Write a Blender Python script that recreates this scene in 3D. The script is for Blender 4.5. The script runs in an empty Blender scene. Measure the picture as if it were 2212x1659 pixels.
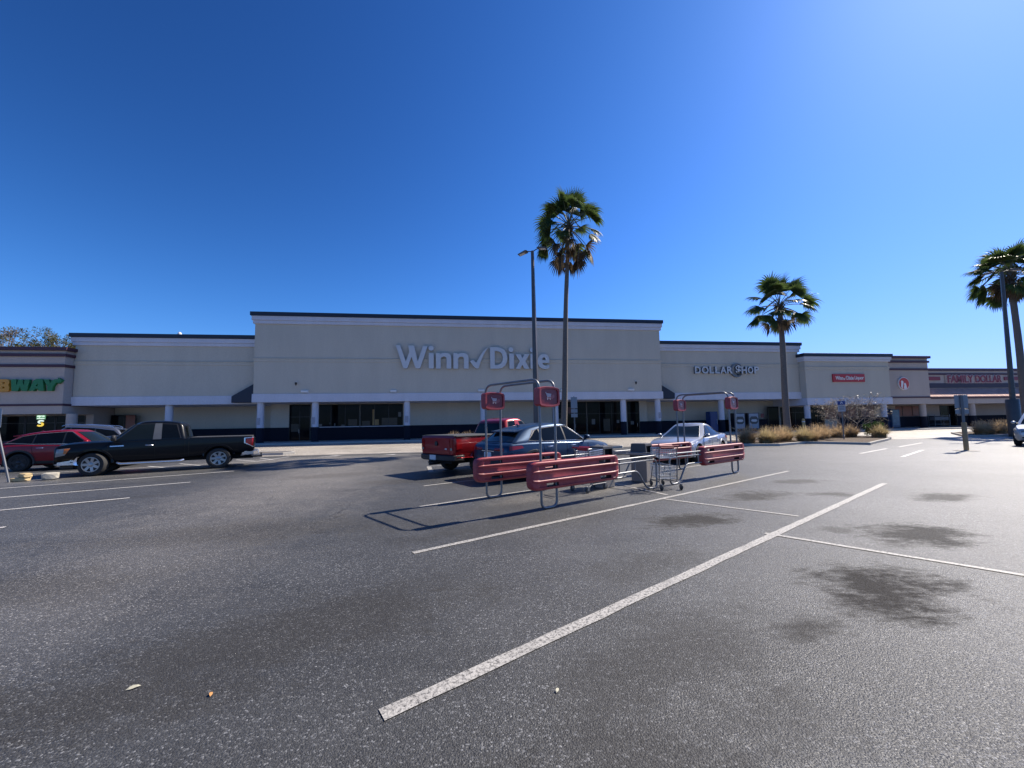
import bpy, bmesh, math, random
from mathutils import Vector, Matrix

# ---------------------------------------------------------------- camera, sky, sun, exposure
C = bpy.context.scene.collection
scn = bpy.context.scene
R = math.radians
CAM_H = 1.6
cam_d = bpy.data.cameras.new('camera')
cam = bpy.data.objects.new('camera', cam_d)
C.objects.link(cam)
scn.camera = cam
cam_d.sensor_fit = 'HORIZONTAL'
cam_d.sensor_width = 36.0
cam_d.lens = 36.0 * 831.0 / 2212.0
cam_d.shift_y = 0.01193
cam_d.clip_start = 0.05
cam_d.clip_end = 3000
# pitched up 4 degrees and rolled 1 degree
fw = Vector((0, math.cos(R(4)), math.sin(R(4))))
u0 = Vector((0, -math.sin(R(4)), math.cos(R(4))))
r0 = Vector((1, 0, 0))
rt = math.cos(R(1)) * r0 - math.sin(R(1)) * u0
up = math.cos(R(1)) * u0 + math.sin(R(1)) * r0
m = Matrix((rt, up, -fw)).transposed()
cam.matrix_world = Matrix.Translation((0, 0, CAM_H)) @ m.to_4x4()

SUN_AZ, SUN_EL = R(59.5), R(44)          # azimuth clockwise from +Y
sdir = Vector((math.sin(SUN_AZ) * math.cos(SUN_EL), math.cos(SUN_AZ) * math.cos(SUN_EL), math.sin(SUN_EL)))
world = bpy.data.worlds.new('World')
scn.world = world
world.use_nodes = True
wn = world.node_tree
bg = wn.nodes['Background']
sky = wn.nodes.new('ShaderNodeTexSky')
sky.sky_type = 'NISHITA'
sky.sun_disc = False
sky.sun_elevation = SUN_EL
sky.sun_rotation = SUN_AZ
sky.altitude = 0
sky.air_density = 1.0
sky.dust_density = 0.35
sky.ozone_density = 4.0
# camera-like response: deeper blue away from the sun, gentle shoulder near it


def vm(op, a, b):
    nd = wn.nodes.new('ShaderNodeVectorMath')
    nd.operation = op
    for k, v in enumerate((a, b)):
        if isinstance(v, tuple):
            nd.inputs[k].default_value = v
        else:
            wn.links.new(v, nd.inputs[k])
    return nd.outputs[0]


gm = wn.nodes.new('ShaderNodeGamma')
gm.inputs['Gamma'].default_value = 2.0
wn.links.new(vm('MULTIPLY', sky.outputs[0], (0.15, 0.15, 0.15)), gm.inputs['Color'])
num = vm('MULTIPLY', gm.outputs[0], (6.8, 10.5, 10.6))
den = vm('ADD', vm('MULTIPLY', gm.outputs[0], (1.9, 2.1, 0.75)), (1.0, 1.0, 1.0))
wn.links.new(vm('DIVIDE', num, den), bg.inputs['Color'])
bg.inputs['Strength'].default_value = 0.1
sun_d = bpy.data.lights.new('sun', 'SUN')
sun_d.energy = 4.2
sun_d.angle = R(0.53)
sun_d.color = (1.0, 0.91, 0.785)
sun = bpy.data.objects.new('sun', sun_d)
C.objects.link(sun)
sun.rotation_euler = sdir.to_track_quat('Z', 'Y').to_euler()
sun.location = sdir * 60
scn.view_settings.view_transform = 'Standard'
scn.view_settings.look = 'None'
scn.view_settings.exposure = 1.0
scn.view_settings.gamma = 1.0
scn.cycles.max_bounces = 6
scn.cycles.diffuse_bounces = 3
scn.cycles.glossy_bounces = 3
scn.cycles.transparent_max_bounces = 8

# ---------------------------------------------------------------- materials
MATS = {}


class NT:
    """small helper round a material's node tree"""
    def __init__(s, name):
        s.m = bpy.data.materials.new(name)
        s.m.use_nodes = True
        s.t = s.m.node_tree
        s.b = s.t.nodes['Principled BSDF']
        s.tc = None

    def n(s, typ, **kw):
        nd = s.t.nodes.new(typ)
        for k, v in kw.items():
            setattr(nd, k, v)
        return nd

    def l(s, a, b):
        s.t.links.new(a, b)

    def co(s, scale=None):
        if s.tc is None:
            s.tc = s.n('ShaderNodeTexCoord').outputs['Object']
        if scale is None:
            return s.tc
        mp = s.n('ShaderNodeMapping')
        mp.inputs['Scale'].default_value = scale if isinstance(scale, (tuple, list)) else (scale,) * 3
        s.l(s.tc, mp.inputs['Vector'])
        return mp.outputs[0]

    def noise(s, scale, detail=3, rough=0.55, vec=None, dist=0.0):
        nd = s.n('ShaderNodeTexNoise')
        nd.inputs['Scale'].default_value = scale
        nd.inputs['Detail'].default_value = detail
        nd.inputs['Roughness'].default_value = rough
        nd.inputs['Distortion'].default_value = dist
        s.l(vec if vec is not None else s.co(), nd.inputs['Vector'])
        return nd.outputs['Fac']

    def ramp(s, fac, *stops):
        nd = s.n('ShaderNodeValToRGB')
        cr = nd.color_ramp
        while len(cr.elements) < len(stops):
            cr.elements.new(0.5)
        for e, (p, c) in zip(cr.elements, stops):
            e.position = p
            e.color = (c, c, c, 1) if isinstance(c, (int, float)) else (*c, 1)
        s.l(fac, nd.inputs['Fac'])
        return nd.outputs['Color']

    def mix(s, a, b, fac, mode='MIX'):
        nd = s.n('ShaderNodeMix', data_type='RGBA', blend_type=mode)
        for i, v in ((0, fac), (6, a), (7, b)):
            sock = nd.inputs[i]
            if isinstance(v, (int, float)):
                sock.default_value = v if i == 0 else (v, v, v, 1)
            elif isinstance(v, (tuple, list)):
                sock.default_value = (*v, 1)
            else:
                s.l(v, sock)
        return nd.outputs[2]

    def math(s, op, a, b=0.0, clamp=False):
        nd = s.n('ShaderNodeMath', operation=op, use_clamp=clamp)
        for i, v in enumerate((a, b)):
            if isinstance(v, (int, float)):
                nd.inputs[i].default_value = v
            else:
                s.l(v, nd.inputs[i])
        return nd.outputs[0]

    def bump(s, h, strength=0.3, dist=0.01):
        nd = s.n('ShaderNodeBump')
        nd.inputs['Strength'].default_value = strength
        nd.inputs['Distance'].default_value = dist
        s.l(h, nd.inputs['Height'])
        s.l(nd.outputs[0], s.b.inputs['Normal'])
        return nd

    def set(s, **kw):
        for k, v in kw.items():
            sock = s.b.inputs[k.replace('_', ' ')]
            if isinstance(v, bpy.types.NodeSocket):
                s.l(v, sock)
            elif isinstance(v, (tuple, list)) and len(v) == 3:
                sock.default_value = (*v, 1)
            else:
                sock.default_value = v
        return s


def mat(name, col, rough=0.6, metal=0.0, spec=0.5, coat=0.0, var=0.12, scale=6.0, bump=0.0, bscale=60.0, emit=None, estr=1.0):
    """painted / plain material with a little uneven tone"""
    if name in MATS:
        return MATS[name]
    t = NT(name)
    f = t.noise(scale, 4)
    c = t.mix(tuple(x * (1 - var) for x in col), tuple(min(1, x * (1 + var)) for x in col), f)
    t.set(Base_Color=c, Roughness=rough, Metallic=metal, Specular_IOR_Level=spec, Coat_Weight=coat, Coat_Roughness=0.04)
    if bump:
        t.bump(t.noise(bscale, 3), bump, 0.01)
    if emit:
        t.set(Emission_Color=emit, Emission_Strength=estr)
    MATS[name] = t.m
    return t.m


def build_asphalt(name, tone, stains, worn=()):
    t = NT(name)
    big = t.noise(0.11, 4, 0.6, dist=0.6)
    mid = t.noise(0.55, 5, 0.62)
    streak = t.noise(0.5, 4, 0.6, vec=t.co((0.25, 1.6, 1.0)))
    vo = t.n('ShaderNodeTexVoronoi')
    vo.inputs['Scale'].default_value = 105
    t.l(t.co(), vo.inputs['Vector'])
    grain = t.noise(150, 2, 0.6)
    sp = t.n('ShaderNodeSeparateColor')
    t.l(vo.outputs['Color'], sp.inputs[0])
    a = tuple(x * 0.62 for x in tone)
    b = tuple(x * 1.5 for x in tone)
    col = t.mix(a, b, t.ramp(big, (0.38, 0.0), (0.62, 1.0)))
    col = t.mix(col, t.mix(a, b, t.ramp(mid, (0.34, 0.0), (0.66, 1.0))), 0.5)
    col = t.mix(col, t.mix(a, b, t.ramp(streak, (0.35, 0.0), (0.7, 1.0))), 0.3)
    nz = t.noise(1.5, 6, 0.72)
    nf = t.noise(9.0, 5, 0.75, vec=t.co((0.55, 1.6, 1.0)))

    def patch(lst, sharp, n1, n2):
        tot = None
        for (x, y, rx, ry, ang, amt) in lst:
            mp = t.n('ShaderNodeMapping', vector_type='TEXTURE')
            mp.inputs['Location'].default_value = (x, y, 0)
            mp.inputs['Rotation'].default_value = (0, 0, R(ang))
            mp.inputs['Scale'].default_value = (rx, ry, 1)
            t.l(t.co(), mp.inputs['Vector'])
            ln = t.n('ShaderNodeVectorMath', operation='LENGTH')
            t.l(mp.outputs[0], ln.inputs[0])
            d = t.math('ADD', ln.outputs['Value'], t.math('MULTIPLY', t.math('SUBTRACT', nz, 0.5), n1))
            d = t.math('ADD', d, t.math('MULTIPLY', t.math('SUBTRACT', nf, 0.5), n2))
            k = t.math('MULTIPLY', t.math('SUBTRACT', 1.1, d), sharp, True)
            k = t.math('MULTIPLY', k, amt, True)
            tot = k if tot is None else t.math('MAXIMUM', tot, k)
        return tot
    if worn:
        col = t.mix(col, (0.20, 0.186, 0.168), patch(worn, 1.1, 1.2, 0.5))
    cw = t.n('ShaderNodeVectorMath', operation='ADD')
    wn_ = t.n('ShaderNodeTexNoise')
    wn_.inputs['Scale'].default_value = 1.3
    wn_.inputs['Detail'].default_value = 5
    t.l(t.co(), wn_.inputs['Vector'])
    t.l(t.co(), cw.inputs[0])
    t.l(wn_.outputs['Color'], cw.inputs[1])
    cv = t.n('ShaderNodeTexVoronoi', feature='DISTANCE_TO_EDGE')
    cv.inputs['Scale'].default_value = 0.27
    t.l(cw.outputs[0], cv.inputs['Vector'])
    cr = t.math('MULTIPLY', t.ramp(cv.outputs['Distance'], (0.0015, 1.0), (0.004, 0.0)), t.ramp(t.noise(0.35, 3), (0.46, 0.0), (0.56, 0.75)))
    col = t.mix(col, (0.022, 0.021, 0.02), cr)
    stone = t.ramp(sp.outputs[0], (0.0, 0.45), (0.5, 0.78), (0.84, 1.2), (0.94, 2.3), (1.0, 4.4))
    col = t.mix(col, stone, t.math('ADD', 0.5, t.math('MULTIPLY', t.ramp(t.noise(0.8, 4, 0.7), (0.35, 0.0), (0.65, 1.0)), 0.5)), 'MULTIPLY')
    col = t.mix(col, t.ramp(grain, (0.3, 0.6), (0.7, 1.4)), 0.7, 'MULTIPLY')
    rough = t.math('ADD', 0.40, t.math('MULTIPLY', sp.outputs[1], 0.22))
    spec = None
    if stains:
        tot = patch(stains, 1.5, 2.5, 1.7)
        col = t.mix(col, (0.025, 0.023, 0.0215), tot)
        rough = t.math('ADD', rough, t.math('MULTIPLY', tot, 0.32))
        spec = t.math('SUBTRACT', 0.36, t.math('MULTIPLY', tot, 0.24))
    t.set(Base_Color=col, Roughness=rough, Specular_IOR_Level=0.34)
    if spec is not None:
        t.set(Specular_IOR_Level=spec)
    h = t.math('ADD', t.math('MULTIPLY', vo.outputs['Distance'], -0.9), t.math('MULTIPLY', grain, 0.6))
    t.bump(h, 0.75, 0.006)
    return t.m


def build_line_paint(fresh=False):
    t = NT('fresh_line_paint' if fresh else 'worn_line_paint')
    n1 = t.noise(38, 5, 0.75)
    n2 = t.noise(2.3, 4, 0.6)
    vo = t.n('ShaderNodeTexVoronoi', feature='DISTANCE_TO_EDGE')
    vo.inputs['Scale'].default_value = 22
    t.l(t.co(), vo.inputs['Vector'])
    crack = t.ramp(t.math('ADD', vo.outputs['Distance'], t.math('MULTIPLY', t.noise(60, 3), 0.12)), (0.05, 0.0), (0.10, 1.0))
    worn = t.ramp(n1, (0.38, 0.0), (0.52, 1.0))
    keep = t.mix(worn, crack, 0.75, 'MULTIPLY')
    keep = t.mix(keep, t.ramp(n2, (0.25, 0.6), (0.5, 1.0)), 1.0, 'MULTIPLY')
    if fresh:
        keep = t.mix(keep, 1.0, 0.3)
    grain = t.noise(90, 3)
    white = t.mix((0.52, 0.50, 0.47), (0.68, 0.66, 0.63), grain) if fresh else t.mix((0.32, 0.305, 0.28), (0.50, 0.48, 0.44), grain)
    t.set(Base_Color=t.mix((0.06, 0.058, 0.055), white, keep), Roughness=0.6)
    t.bump(grain, 0.6, 0.004)
    return t.m


def build_stucco(name, col):
    t = NT(name)
    st = t.noise(0.7, 5, 0.65, vec=t.co((1.0, 1.0, 0.22)))
    sp = t.noise(9, 4, 0.7)
    c = t.mix(tuple(x * 0.93 for x in col), tuple(min(1, x * 1.04) for x in col), t.ramp(st, (0.3, 0.0), (0.7, 1.0)))
    c = t.mix(c, t.ramp(sp, (0.3, 0.86), (0.7, 1.08)), 0.6, 'MULTIPLY')
    t.set(Base_Color=c, Roughness=0.9, Specular_IOR_Level=0.25)
    t.bump(t.noise(45, 4, 0.7), 0.35, 0.02)
    return t.m


def build_leaf(name, c1, c2, rough=0.45, scale=1.2, through=0.38):
    t = NT(name)
    f = t.noise(scale, 4, 0.7)
    c = t.mix(c1, c2, t.ramp(f, (0.32, 0.0), (0.68, 1.0)))
    t.set(Base_Color=c, Roughness=rough, Specular_IOR_Level=0.2)
    tr = t.n('ShaderNodeBsdfTranslucent')
    t.l(c, tr.inputs['Color'])
    ms = t.n('ShaderNodeMixShader')
    ms.inputs[0].default_value = through
    t.l(t.b.outputs[0], ms.inputs[1])
    t.l(tr.outputs[0], ms.inputs[2])
    t.l(ms.outputs[0], t.t.nodes['Material Output'].inputs['Surface'])
    return t.m


# ---------------------------------------------------------------- mesh helpers
class MB:
    def __init__(s):
        s.v = []
        s.f = []

    def add(s, vs, fs):
        o = len(s.v)
        s.v += [tuple(p) for p in vs]
        s.f += [tuple(i + o for i in f) for f in fs]
        return s

    def box(s, x0, x1, y0, y1, z0, z1):
        return s.add([(x0, y0, z0), (x1, y0, z0), (x1, y1, z0), (x0, y1, z0), (x0, y0, z1), (x1, y0, z1), (x1, y1, z1), (x0, y1, z1)],
                     [(3, 2, 1, 0), (4, 5, 6, 7), (0, 1, 5, 4), (1, 2, 6, 5), (2, 3, 7, 6), (3, 0, 4, 7)])

    def prism(s, poly, fn, d0, d1):
        """polygon (a, b) swept from d0 to d1; fn(a, b, d) gives the point"""
        n = len(poly)
        vs = [fn(a, b, d0) for a, b in poly] + [fn(a, b, d1) for a, b in poly]
        fs = [tuple(range(n))[::-1], tuple(range(n, 2 * n))] + [(i, (i + 1) % n, n + (i + 1) % n, n + i) for i in range(n)]
        return s.add(vs, fs)

    def tube(s, path, r, n=8, closed=False, caps=True):
        P = [Vector(p) for p in path]
        k = len(P)
        rr = r if isinstance(r, (list, tuple)) else [r] * k
        T = []
        for i in range(k):
            a = P[(i - 1) % k] if (closed or i > 0) else P[i]
            b = P[(i + 1) % k] if (closed or i < k - 1) else P[i]
            t = (b - a)
            T.append(t.normalized() if t.length > 1e-9 else Vector((0, 0, 1)))
        nrm = T[0].orthogonal().normalized()
        vs = []
        for i in range(k):
            nrm = (nrm - T[i] * nrm.dot(T[i]))
            nrm = nrm.normalized() if nrm.length > 1e-6 else T[i].orthogonal().normalized()
            bn = T[i].cross(nrm)
            for j in range(n):
                a = 2 * math.pi * j / n
                vs.append(P[i] + rr[i] * (math.cos(a) * nrm + math.sin(a) * bn))
        fs = []
        for i in range(k if closed else k - 1):
            i2 = (i + 1) % k
            for j in range(n):
                j2 = (j + 1) % n
                fs.append((i * n + j, i * n + j2, i2 * n + j2, i2 * n + j))
        if caps and not closed:
            fs.append(tuple(range(n))[::-1])
            fs.append(tuple((k - 1) * n + j for j in range(n)))
        return s.add(vs, fs)

    def lathe(s, prof, n=24, axis='z', at=(0, 0, 0)):
        """profile (r, h) turned about an axis"""
        vs = []
        for r, h in prof:
            for j in range(n):
                a = 2 * math.pi * j / n
                c, d = r * math.cos(a), r * math.sin(a)
                p = (c, d, h) if axis == 'z' else ((c, h, d) if axis == 'y' else (h, c, d))
                vs.append((p[0] + at[0], p[1] + at[1], p[2] + at[2]))
        fs = []
        for i in range(len(prof) - 1):
            for j in range(n):
                j2 = (j + 1) % n
                fs.append((i * n + j, i * n + j2, (i + 1) * n + j2, (i + 1) * n + j))
        fs.append(tuple(range(n))[::-1])
        fs.append(tuple((len(prof) - 1) * n + j for j in range(n)))
        return s.add(vs, fs)

    def grid(s, pts):
        """rows of points -> quads"""
        o = [p for row in pts for p in row]
        w = len(pts[0])
        return s.add(o, [(i * w + j, i * w + j + 1, (i + 1) * w + j + 1, (i + 1) * w + j) for i in range(len(pts) - 1) for j in range(w - 1)])

    def build(s, name, material, parent=None, smooth=None, bevel=0.0, fix=True, segs=2):
        me = bpy.data.meshes.new(name)
        me.from_pydata(s.v, [], s.f)
        if fix:
            bm = bmesh.new()
            bm.from_mesh(me)
            bmesh.ops.recalc_face_normals(bm, faces=bm.faces)
            bm.to_mesh(me)
            bm.free()
        me.materials.append(material)
        if smooth is not None:
            me.shade_smooth()
            me.set_sharp_from_angle(angle=R(smooth))
        o = bpy.data.objects.new(name, me)
        C.objects.link(o)
        if parent is not None:
            o.parent = parent
        if bevel:
            b = o.modifiers.new('bevel', 'BEVEL')
            b.width = bevel
            b.segments = segs
            b.limit_method = 'ANGLE'
            b.angle_limit = R(40)
        return o


def tag(o, label=None, cat=None, group=None, kind=None):
    for k, v in (('label', label), ('category', cat), ('group', group), ('kind', kind)):
        if v:
            o[k] = v
    return o


def thing(name, label, cat, loc=(0, 0, 0), rz=0.0, group=None):
    o = bpy.data.objects.new(name, None)
    C.objects.link(o)
    o.empty_display_size = 0.3
    o.location = loc
    o.rotation_euler = (0, 0, rz)
    return tag(o, label, cat, group)


def copy_tree(o, parent=None):
    c = o.copy()
    C.objects.link(c)
    if parent is not None:
        c.parent = parent
    for ch in [x for x in o.children]:
        copy_tree(ch, c)
    return c


def arc(cx, cy, r, a0, a1, n=6):
    return [(cx + r * math.cos(R(a0 + (a1 - a0) * i / n)), cy + r * math.sin(R(a0 + (a1 - a0) * i / n))) for i in range(n + 1)]


def rounded(path, r, n=5):
    """round the corners of a 3-D polyline"""
    P = [Vector(p) for p in path]
    out = [P[0]]
    for i in range(1, len(P) - 1):
        a, b, c = P[i - 1], P[i], P[i + 1]
        d1, d2 = (a - b), (c - b)
        q = min(r, d1.length * 0.49, d2.length * 0.49)
        p0, p2 = b + d1.normalized() * q, b + d2.normalized() * q
        for k in range(n + 1):
            t = k / n
            out.append((1 - t) ** 2 * p0 + 2 * t * (1 - t) * b + t * t * p2)
    out.append(P[-1])
    return out


def flat_shape(name, loops, depth, material, parent, fn=None, bev=0.0):
    """2-D outline with holes, filled and given a thickness; lies in local x-z, front towards -y"""
    cu = bpy.data.curves.new(name, 'CURVE')
    cu.dimensions = '2D'
    cu.fill_mode = 'BOTH'
    cu.extrude = depth / 2
    cu.bevel_depth = bev
    for lp in loops:
        sp = cu.splines.new('POLY')
        sp.points.add(len(lp) - 1)
        for p, (a, b) in zip(sp.points, lp):
            p.co = (a, b, 0, 1)
        sp.use_cyclic_u = True
    return curve_to_mesh(name, cu, material, parent)


def curve_to_mesh(name, cu, material, parent, at=None):
    tmp = bpy.data.objects.new('tmp', cu)
    C.objects.link(tmp)
    dg = bpy.context.evaluated_depsgraph_get()
    me = bpy.data.meshes.new_from_object(tmp.evaluated_get(dg))
    bpy.data.objects.remove(tmp)
    bpy.data.curves.remove(cu)
    for v in me.vertices:
        x, y, z = v.co
        v.co = (x, -z, y)
    me.materials.clear()
    me.materials.append(material)
    me.name = name
    o = bpy.data.objects.new(name, me)
    C.objects.link(o)
    o.parent = parent
    if at:
        o.location = at
    return o


def text_mesh(name, body, size, depth, material, parent, at, bold=0.0, width=None, height=None, space=1.0, slant=0.0):
    cu = bpy.data.curves.new(name, 'FONT')
    cu.body = body
    cu.size = size
    cu.extrude = depth / 2
    cu.offset = bold
    cu.space_character = space
    cu.shear = slant
    cu.align_x = 'CENTER'
    o = curve_to_mesh(name, cu, material, parent, at)
    me = o.data
    xs = [v.co.x for v in me.vertices]
    zs = [v.co.z for v in me.vertices]
    sx = width / (max(xs) - min(xs)) if width else 1.0
    sz = height / (max(zs) - min(zs)) if height else sx
    mx, mz = (max(xs) + min(xs)) / 2, (max(zs) + min(zs)) / 2
    for v in me.vertices:
        v.co = ((v.co.x - mx) * sx, v.co.y, (v.co.z - mz) * sz)
    return o


def boolean_cut(o, cutters):
    """cut closed shapes out of a mesh object; the cut faces keep the cutter's material"""
    mb = MB()
    for c in cutters:
        mb.add(c.v, c.f)
    co = mb.build('cut', cutters[0].material)
    co.parent = o.parent
    bpy.context.view_layer.update()
    md = o.modifiers.new('cut', 'BOOLEAN')
    md.operation = 'DIFFERENCE'
    md.solver = 'EXACT'
    md.object = co
    md.material_mode = 'TRANSFER'
    dg = bpy.context.evaluated_depsgraph_get()
    dg.update()
    me = bpy.data.meshes.new_from_object(o.evaluated_get(dg))
    o.modifiers.clear()
    o.data = me
    bpy.data.objects.remove(co)
    return o

# ---------------------------------------------------------------- ground, roads, markings
PX, PY, ROT = -24.3, 36.0, R(8)          # left front corner of the supermarket, and the turn of the whole row
ux, uy = math.cos(ROT), math.sin(ROT)


def FP(u, w, z=0.0):
    """point in the shopping row's own frame -> world"""
    return (PX + u * ux - w * uy, PY + u * uy + w * ux, z)


STAINS = [(3.42, 3.72, 0.85, 0.55, 30, 0.95), (5.5, 5.35, 0.95, 0.5, 20, 0.8), (2.85, 6.3, 0.95, 0.42, 15, 0.85), (5.0, 8.2, 1.0, 0.5, 20, 0.7),
          (8.4, 7.7, 0.8, 0.4, 20, 0.6), (6.6, 8.2, 0.5, 0.3, 0, 0.55), (7.2, 9.9, 0.8, 0.35, 10, 0.5), (4.6, 5.6, 0.3, 0.2, 0, 0.4),
          (-6.0, 12.6, 1.5, 0.7, 25, 0.3), (-3.2, 11.2, 1.3, 0.7, 20, 0.35), (-1.6, 6.2, 1.2, 0.6, 30, 0.25), (-9.3, 9.0, 1.4, 0.3, 35, 0.35), (-11.5, 10.5, 1.2, 0.3, 35, 0.45),
          (-1.7, 3.2, 1.7, 0.6, 30, 0.42), (-2.9, 2.3, 1.5, 0.4, 10, 0.5), (1.0, 2.7, 1.2, 0.45, 35, 0.36), (2.2, 3.05, 0.42, 0.2, 20, 0.6), (-3.8, 6.2, 2.6, 0.8, 10, 0.36), (-0.3, 6.2, 1.5, 0.5, 35, 0.42), (0.6, 1.9, 1.0, 0.4, 20, 0.4), (-5.5, 4.0, 2.0, 0.6, 10, 0.3), (4.2, 10.6, 1.0, 0.35, 30, 0.4), (1.6, 4.5, 1.0, 0.4, 36, 0.3)]
WORN = [(-6.4, 13.0, 2.8, 10.0, 12, 0.75), (-9.0, 19.0, 6.5, 2.6, 8, 0.9), (-4.6, 5.0, 1.8, 3.2, 10, 0.35), (-15.5, 13.5, 5.0, 2.2, 36, 0.35), (2.6, 9.8, 2.4, 0.8, 36, 0.55), (0.4, 8.4, 1.2, 0.5, 36, 0.4), (15.0, 17.0, 9.0, 5.0, 20, 0.22)]
asphalt = build_asphalt('asphalt', (0.060, 0.061, 0.062), STAINS, WORN)
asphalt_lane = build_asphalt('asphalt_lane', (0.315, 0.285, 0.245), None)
line_paint = build_line_paint()
fresh_paint = build_line_paint(True)
concrete = build_stucco('concrete', (0.36, 0.35, 0.33))
kerb_mat = build_stucco('kerb_concrete', (0.42, 0.40, 0.36))
mulch_t = NT('mulch')
mulch_t.set(Base_Color=mulch_t.mix((0.035, 0.022, 0.014), (0.16, 0.115, 0.075), mulch_t.noise(22, 5, 0.8)), Roughness=0.95)
mulch_t.bump(mulch_t.noise(30, 4, 0.8), 1.0, 0.04)
mulch = mulch_t.m

g = MB().add([(-700, -300, 0), (700, -300, 0), (700, 900, 0), (-700, 900, 0)], [(0, 1, 2, 3)]).build('ground', asphalt)
tag(g, kind='structure')
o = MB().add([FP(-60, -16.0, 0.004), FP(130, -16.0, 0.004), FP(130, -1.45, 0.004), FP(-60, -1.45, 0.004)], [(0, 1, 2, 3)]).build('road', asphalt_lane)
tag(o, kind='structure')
sw = MB()
sw.box(-60, 130, -1.3, 8.0, -0.1, 0.15)
o = sw.build('sidewalk', concrete, bevel=0.02)
o.location = (PX, PY, 0)
o.rotation_euler = (0, 0, ROT)
tag(o, kind='structure')
o = MB().box(-60, 130, -1.45, -1.303, -0.1, 0.146).build('kerb', kerb_mat, bevel=0.025)
o.location = (PX, PY, 0)
o.rotation_euler = (0, 0, ROT)
tag(o, kind='structure')


def line(p, q, w=0.1, z=0.006, name='parking_line', m_=None):
    a, b = Vector((*p, 0)), Vector((*q, 0))
    L = (b - a).length
    n = max(2, int(L / 0.25))
    mb = MB()
    rnd = random.Random(int((p[0] * 31 + p[1] * 17) * 100))
    rows = []
    for i in range(n + 1):
        x = L * i / n
        rows.append([(x, -w / 2 + rnd.uniform(-0.006, 0.006), 0), (x, w / 2 + rnd.uniform(-0.006, 0.006), 0)])
    o = mb.grid(rows).build(name, m_ or (fresh_paint if p[0] < -7 or q[0] < -7 or p[0] > 14 else line_paint))
    o.location = (p[0], p[1], z)
    o.rotation_euler = (0, 0, math.atan2(b.y - a.y, b.x - a.x))
    return tag(o, kind='structure')


# stall lines round the trolley bays and in the aisle nearest the camera
line((-1.27, 4.93), (8.36, 11.82), 0.09)
line((-0.75, 2.24), (8.9, 9.36), 0.105)
line((-1.84, 7.65), (7.73, 14.5), 0.09)
line((-2.35, 10.19), (7.2, 17.0), 0.1)
line((-2.85, 12.85), (6.6, 19.6), 0.1)
line((3.0, 8.04), (4.64, 6.40), 0.075, 0.0065)
line((3.50, 5.50), (5.9, 3.1), 0.075, 0.0065)
line((2.35, 10.6), (3.3, 8.4), 0.09, 0.0065)
line((-3.22, 14.84), (-2.76, 13.07), 0.16, 0.0065)
line((-3.16, 14.90), (-2.1, 15.35), 0.1)
line((15.22, 17.03), (18.7, 19.4), 0.12)
line((20.2, 20.3), (24.38, 23.09), 0.12)
line((15.35, 15.33), (19.26, 18.23), 0.12)
# the row on the other side of the aisle
line((-19.5, 7.0), (-10.38, 14.44), 0.1)
line((-17.0, 6.0), (-9.68, 11.67), 0.1)
line((-14.0, 5.2), (-9.04, 9.19), 0.1)
line((-12.0, 3.9), (-8.57, 6.61), 0.1)
line((-18.6, 14.6), (-12.1, 18.29), 0.1)
line((-12.1, 18.29), (-12.06, 20.91), 0.1)
for (p, q) in (((-13.91, 19.49), (-12.2, 18.4)), ((-13.27, 20.34), (-11.9, 19.2)), ((-15.9, 16.9), (-14.15, 15.96)), ((-15.33, 17.84), (-13.55, 16.81)), ((-17.4, 16.0), (-15.6, 15.1)),
               ((-22.6, 15.6), (-20.3, 14.2)), ((-24.0, 13.4), (-21.5, 11.9))):
    line(p, q, 0.1, 0.0065)
line((-8.35, 22.42), (-1.0, 22.95), 0.12)


def arrow(p, ang):
    mb = MB().add([(-0.7, -0.07, 0), (0.1, -0.07, 0), (0.1, -0.26, 0), (0.75, 0, 0), (0.1, 0.26, 0), (0.1, 0.07, 0), (-0.7, 0.07, 0)], [(0, 1, 2, 3, 4, 5, 6)])
    o = mb.build('road_arrow', fresh_paint)
    o.location = (*p, 0.0085)
    o.rotation_euler = (0, 0, ang)
    tag(o, kind='structure')


arrow((-9.75, 20.7), R(60))
arrow((-6.35, 21.2), R(190))


def island(name, pts, fill, h=0.14, kerb=0.16):
    """raised bed: a concrete kerb ring and what it holds"""
    n = len(pts)
    cx, cy = sum(p[0] for p in pts) / n, sum(p[1] for p in pts) / n
    inner = []
    P = [Vector((*p, 0)) for p in pts]
    for i in range(n):
        a, b, c = P[i - 1], P[i], P[(i + 1) % n]
        d1, d2 = (b - a).normalized(), (c - b).normalized()
        n1, n2 = Vector((-d1.y, d1.x, 0)), Vector((-d2.y, d2.x, 0))
        k = (n1 + n2)
        k = k / max(0.35, k.length_squared / 2)
        inner.append(b + k * kerb)
    vs = [(p.x, p.y, -0.05) for p in P] + [(p.x, p.y, h) for p in P] + [(p.x, p.y, h) for p in inner] + [(p.x, p.y, -0.05) for p in inner]
    fs = []
    for i in range(n):
        j = (i + 1) % n
        for k in range(3):
            fs.append((k * n + i, k * n + j, (k + 1) * n + j, (k + 1) * n + i))
    o = MB().add(vs, fs).build(name, kerb_mat, bevel=0.02)
    tag(o, kind='structure')
    s = MB().add([(p.x, p.y, h - 0.03) for p in inner], [tuple(range(n))]).build('soil_bed', fill)
    tag(s, kind='structure')


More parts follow.
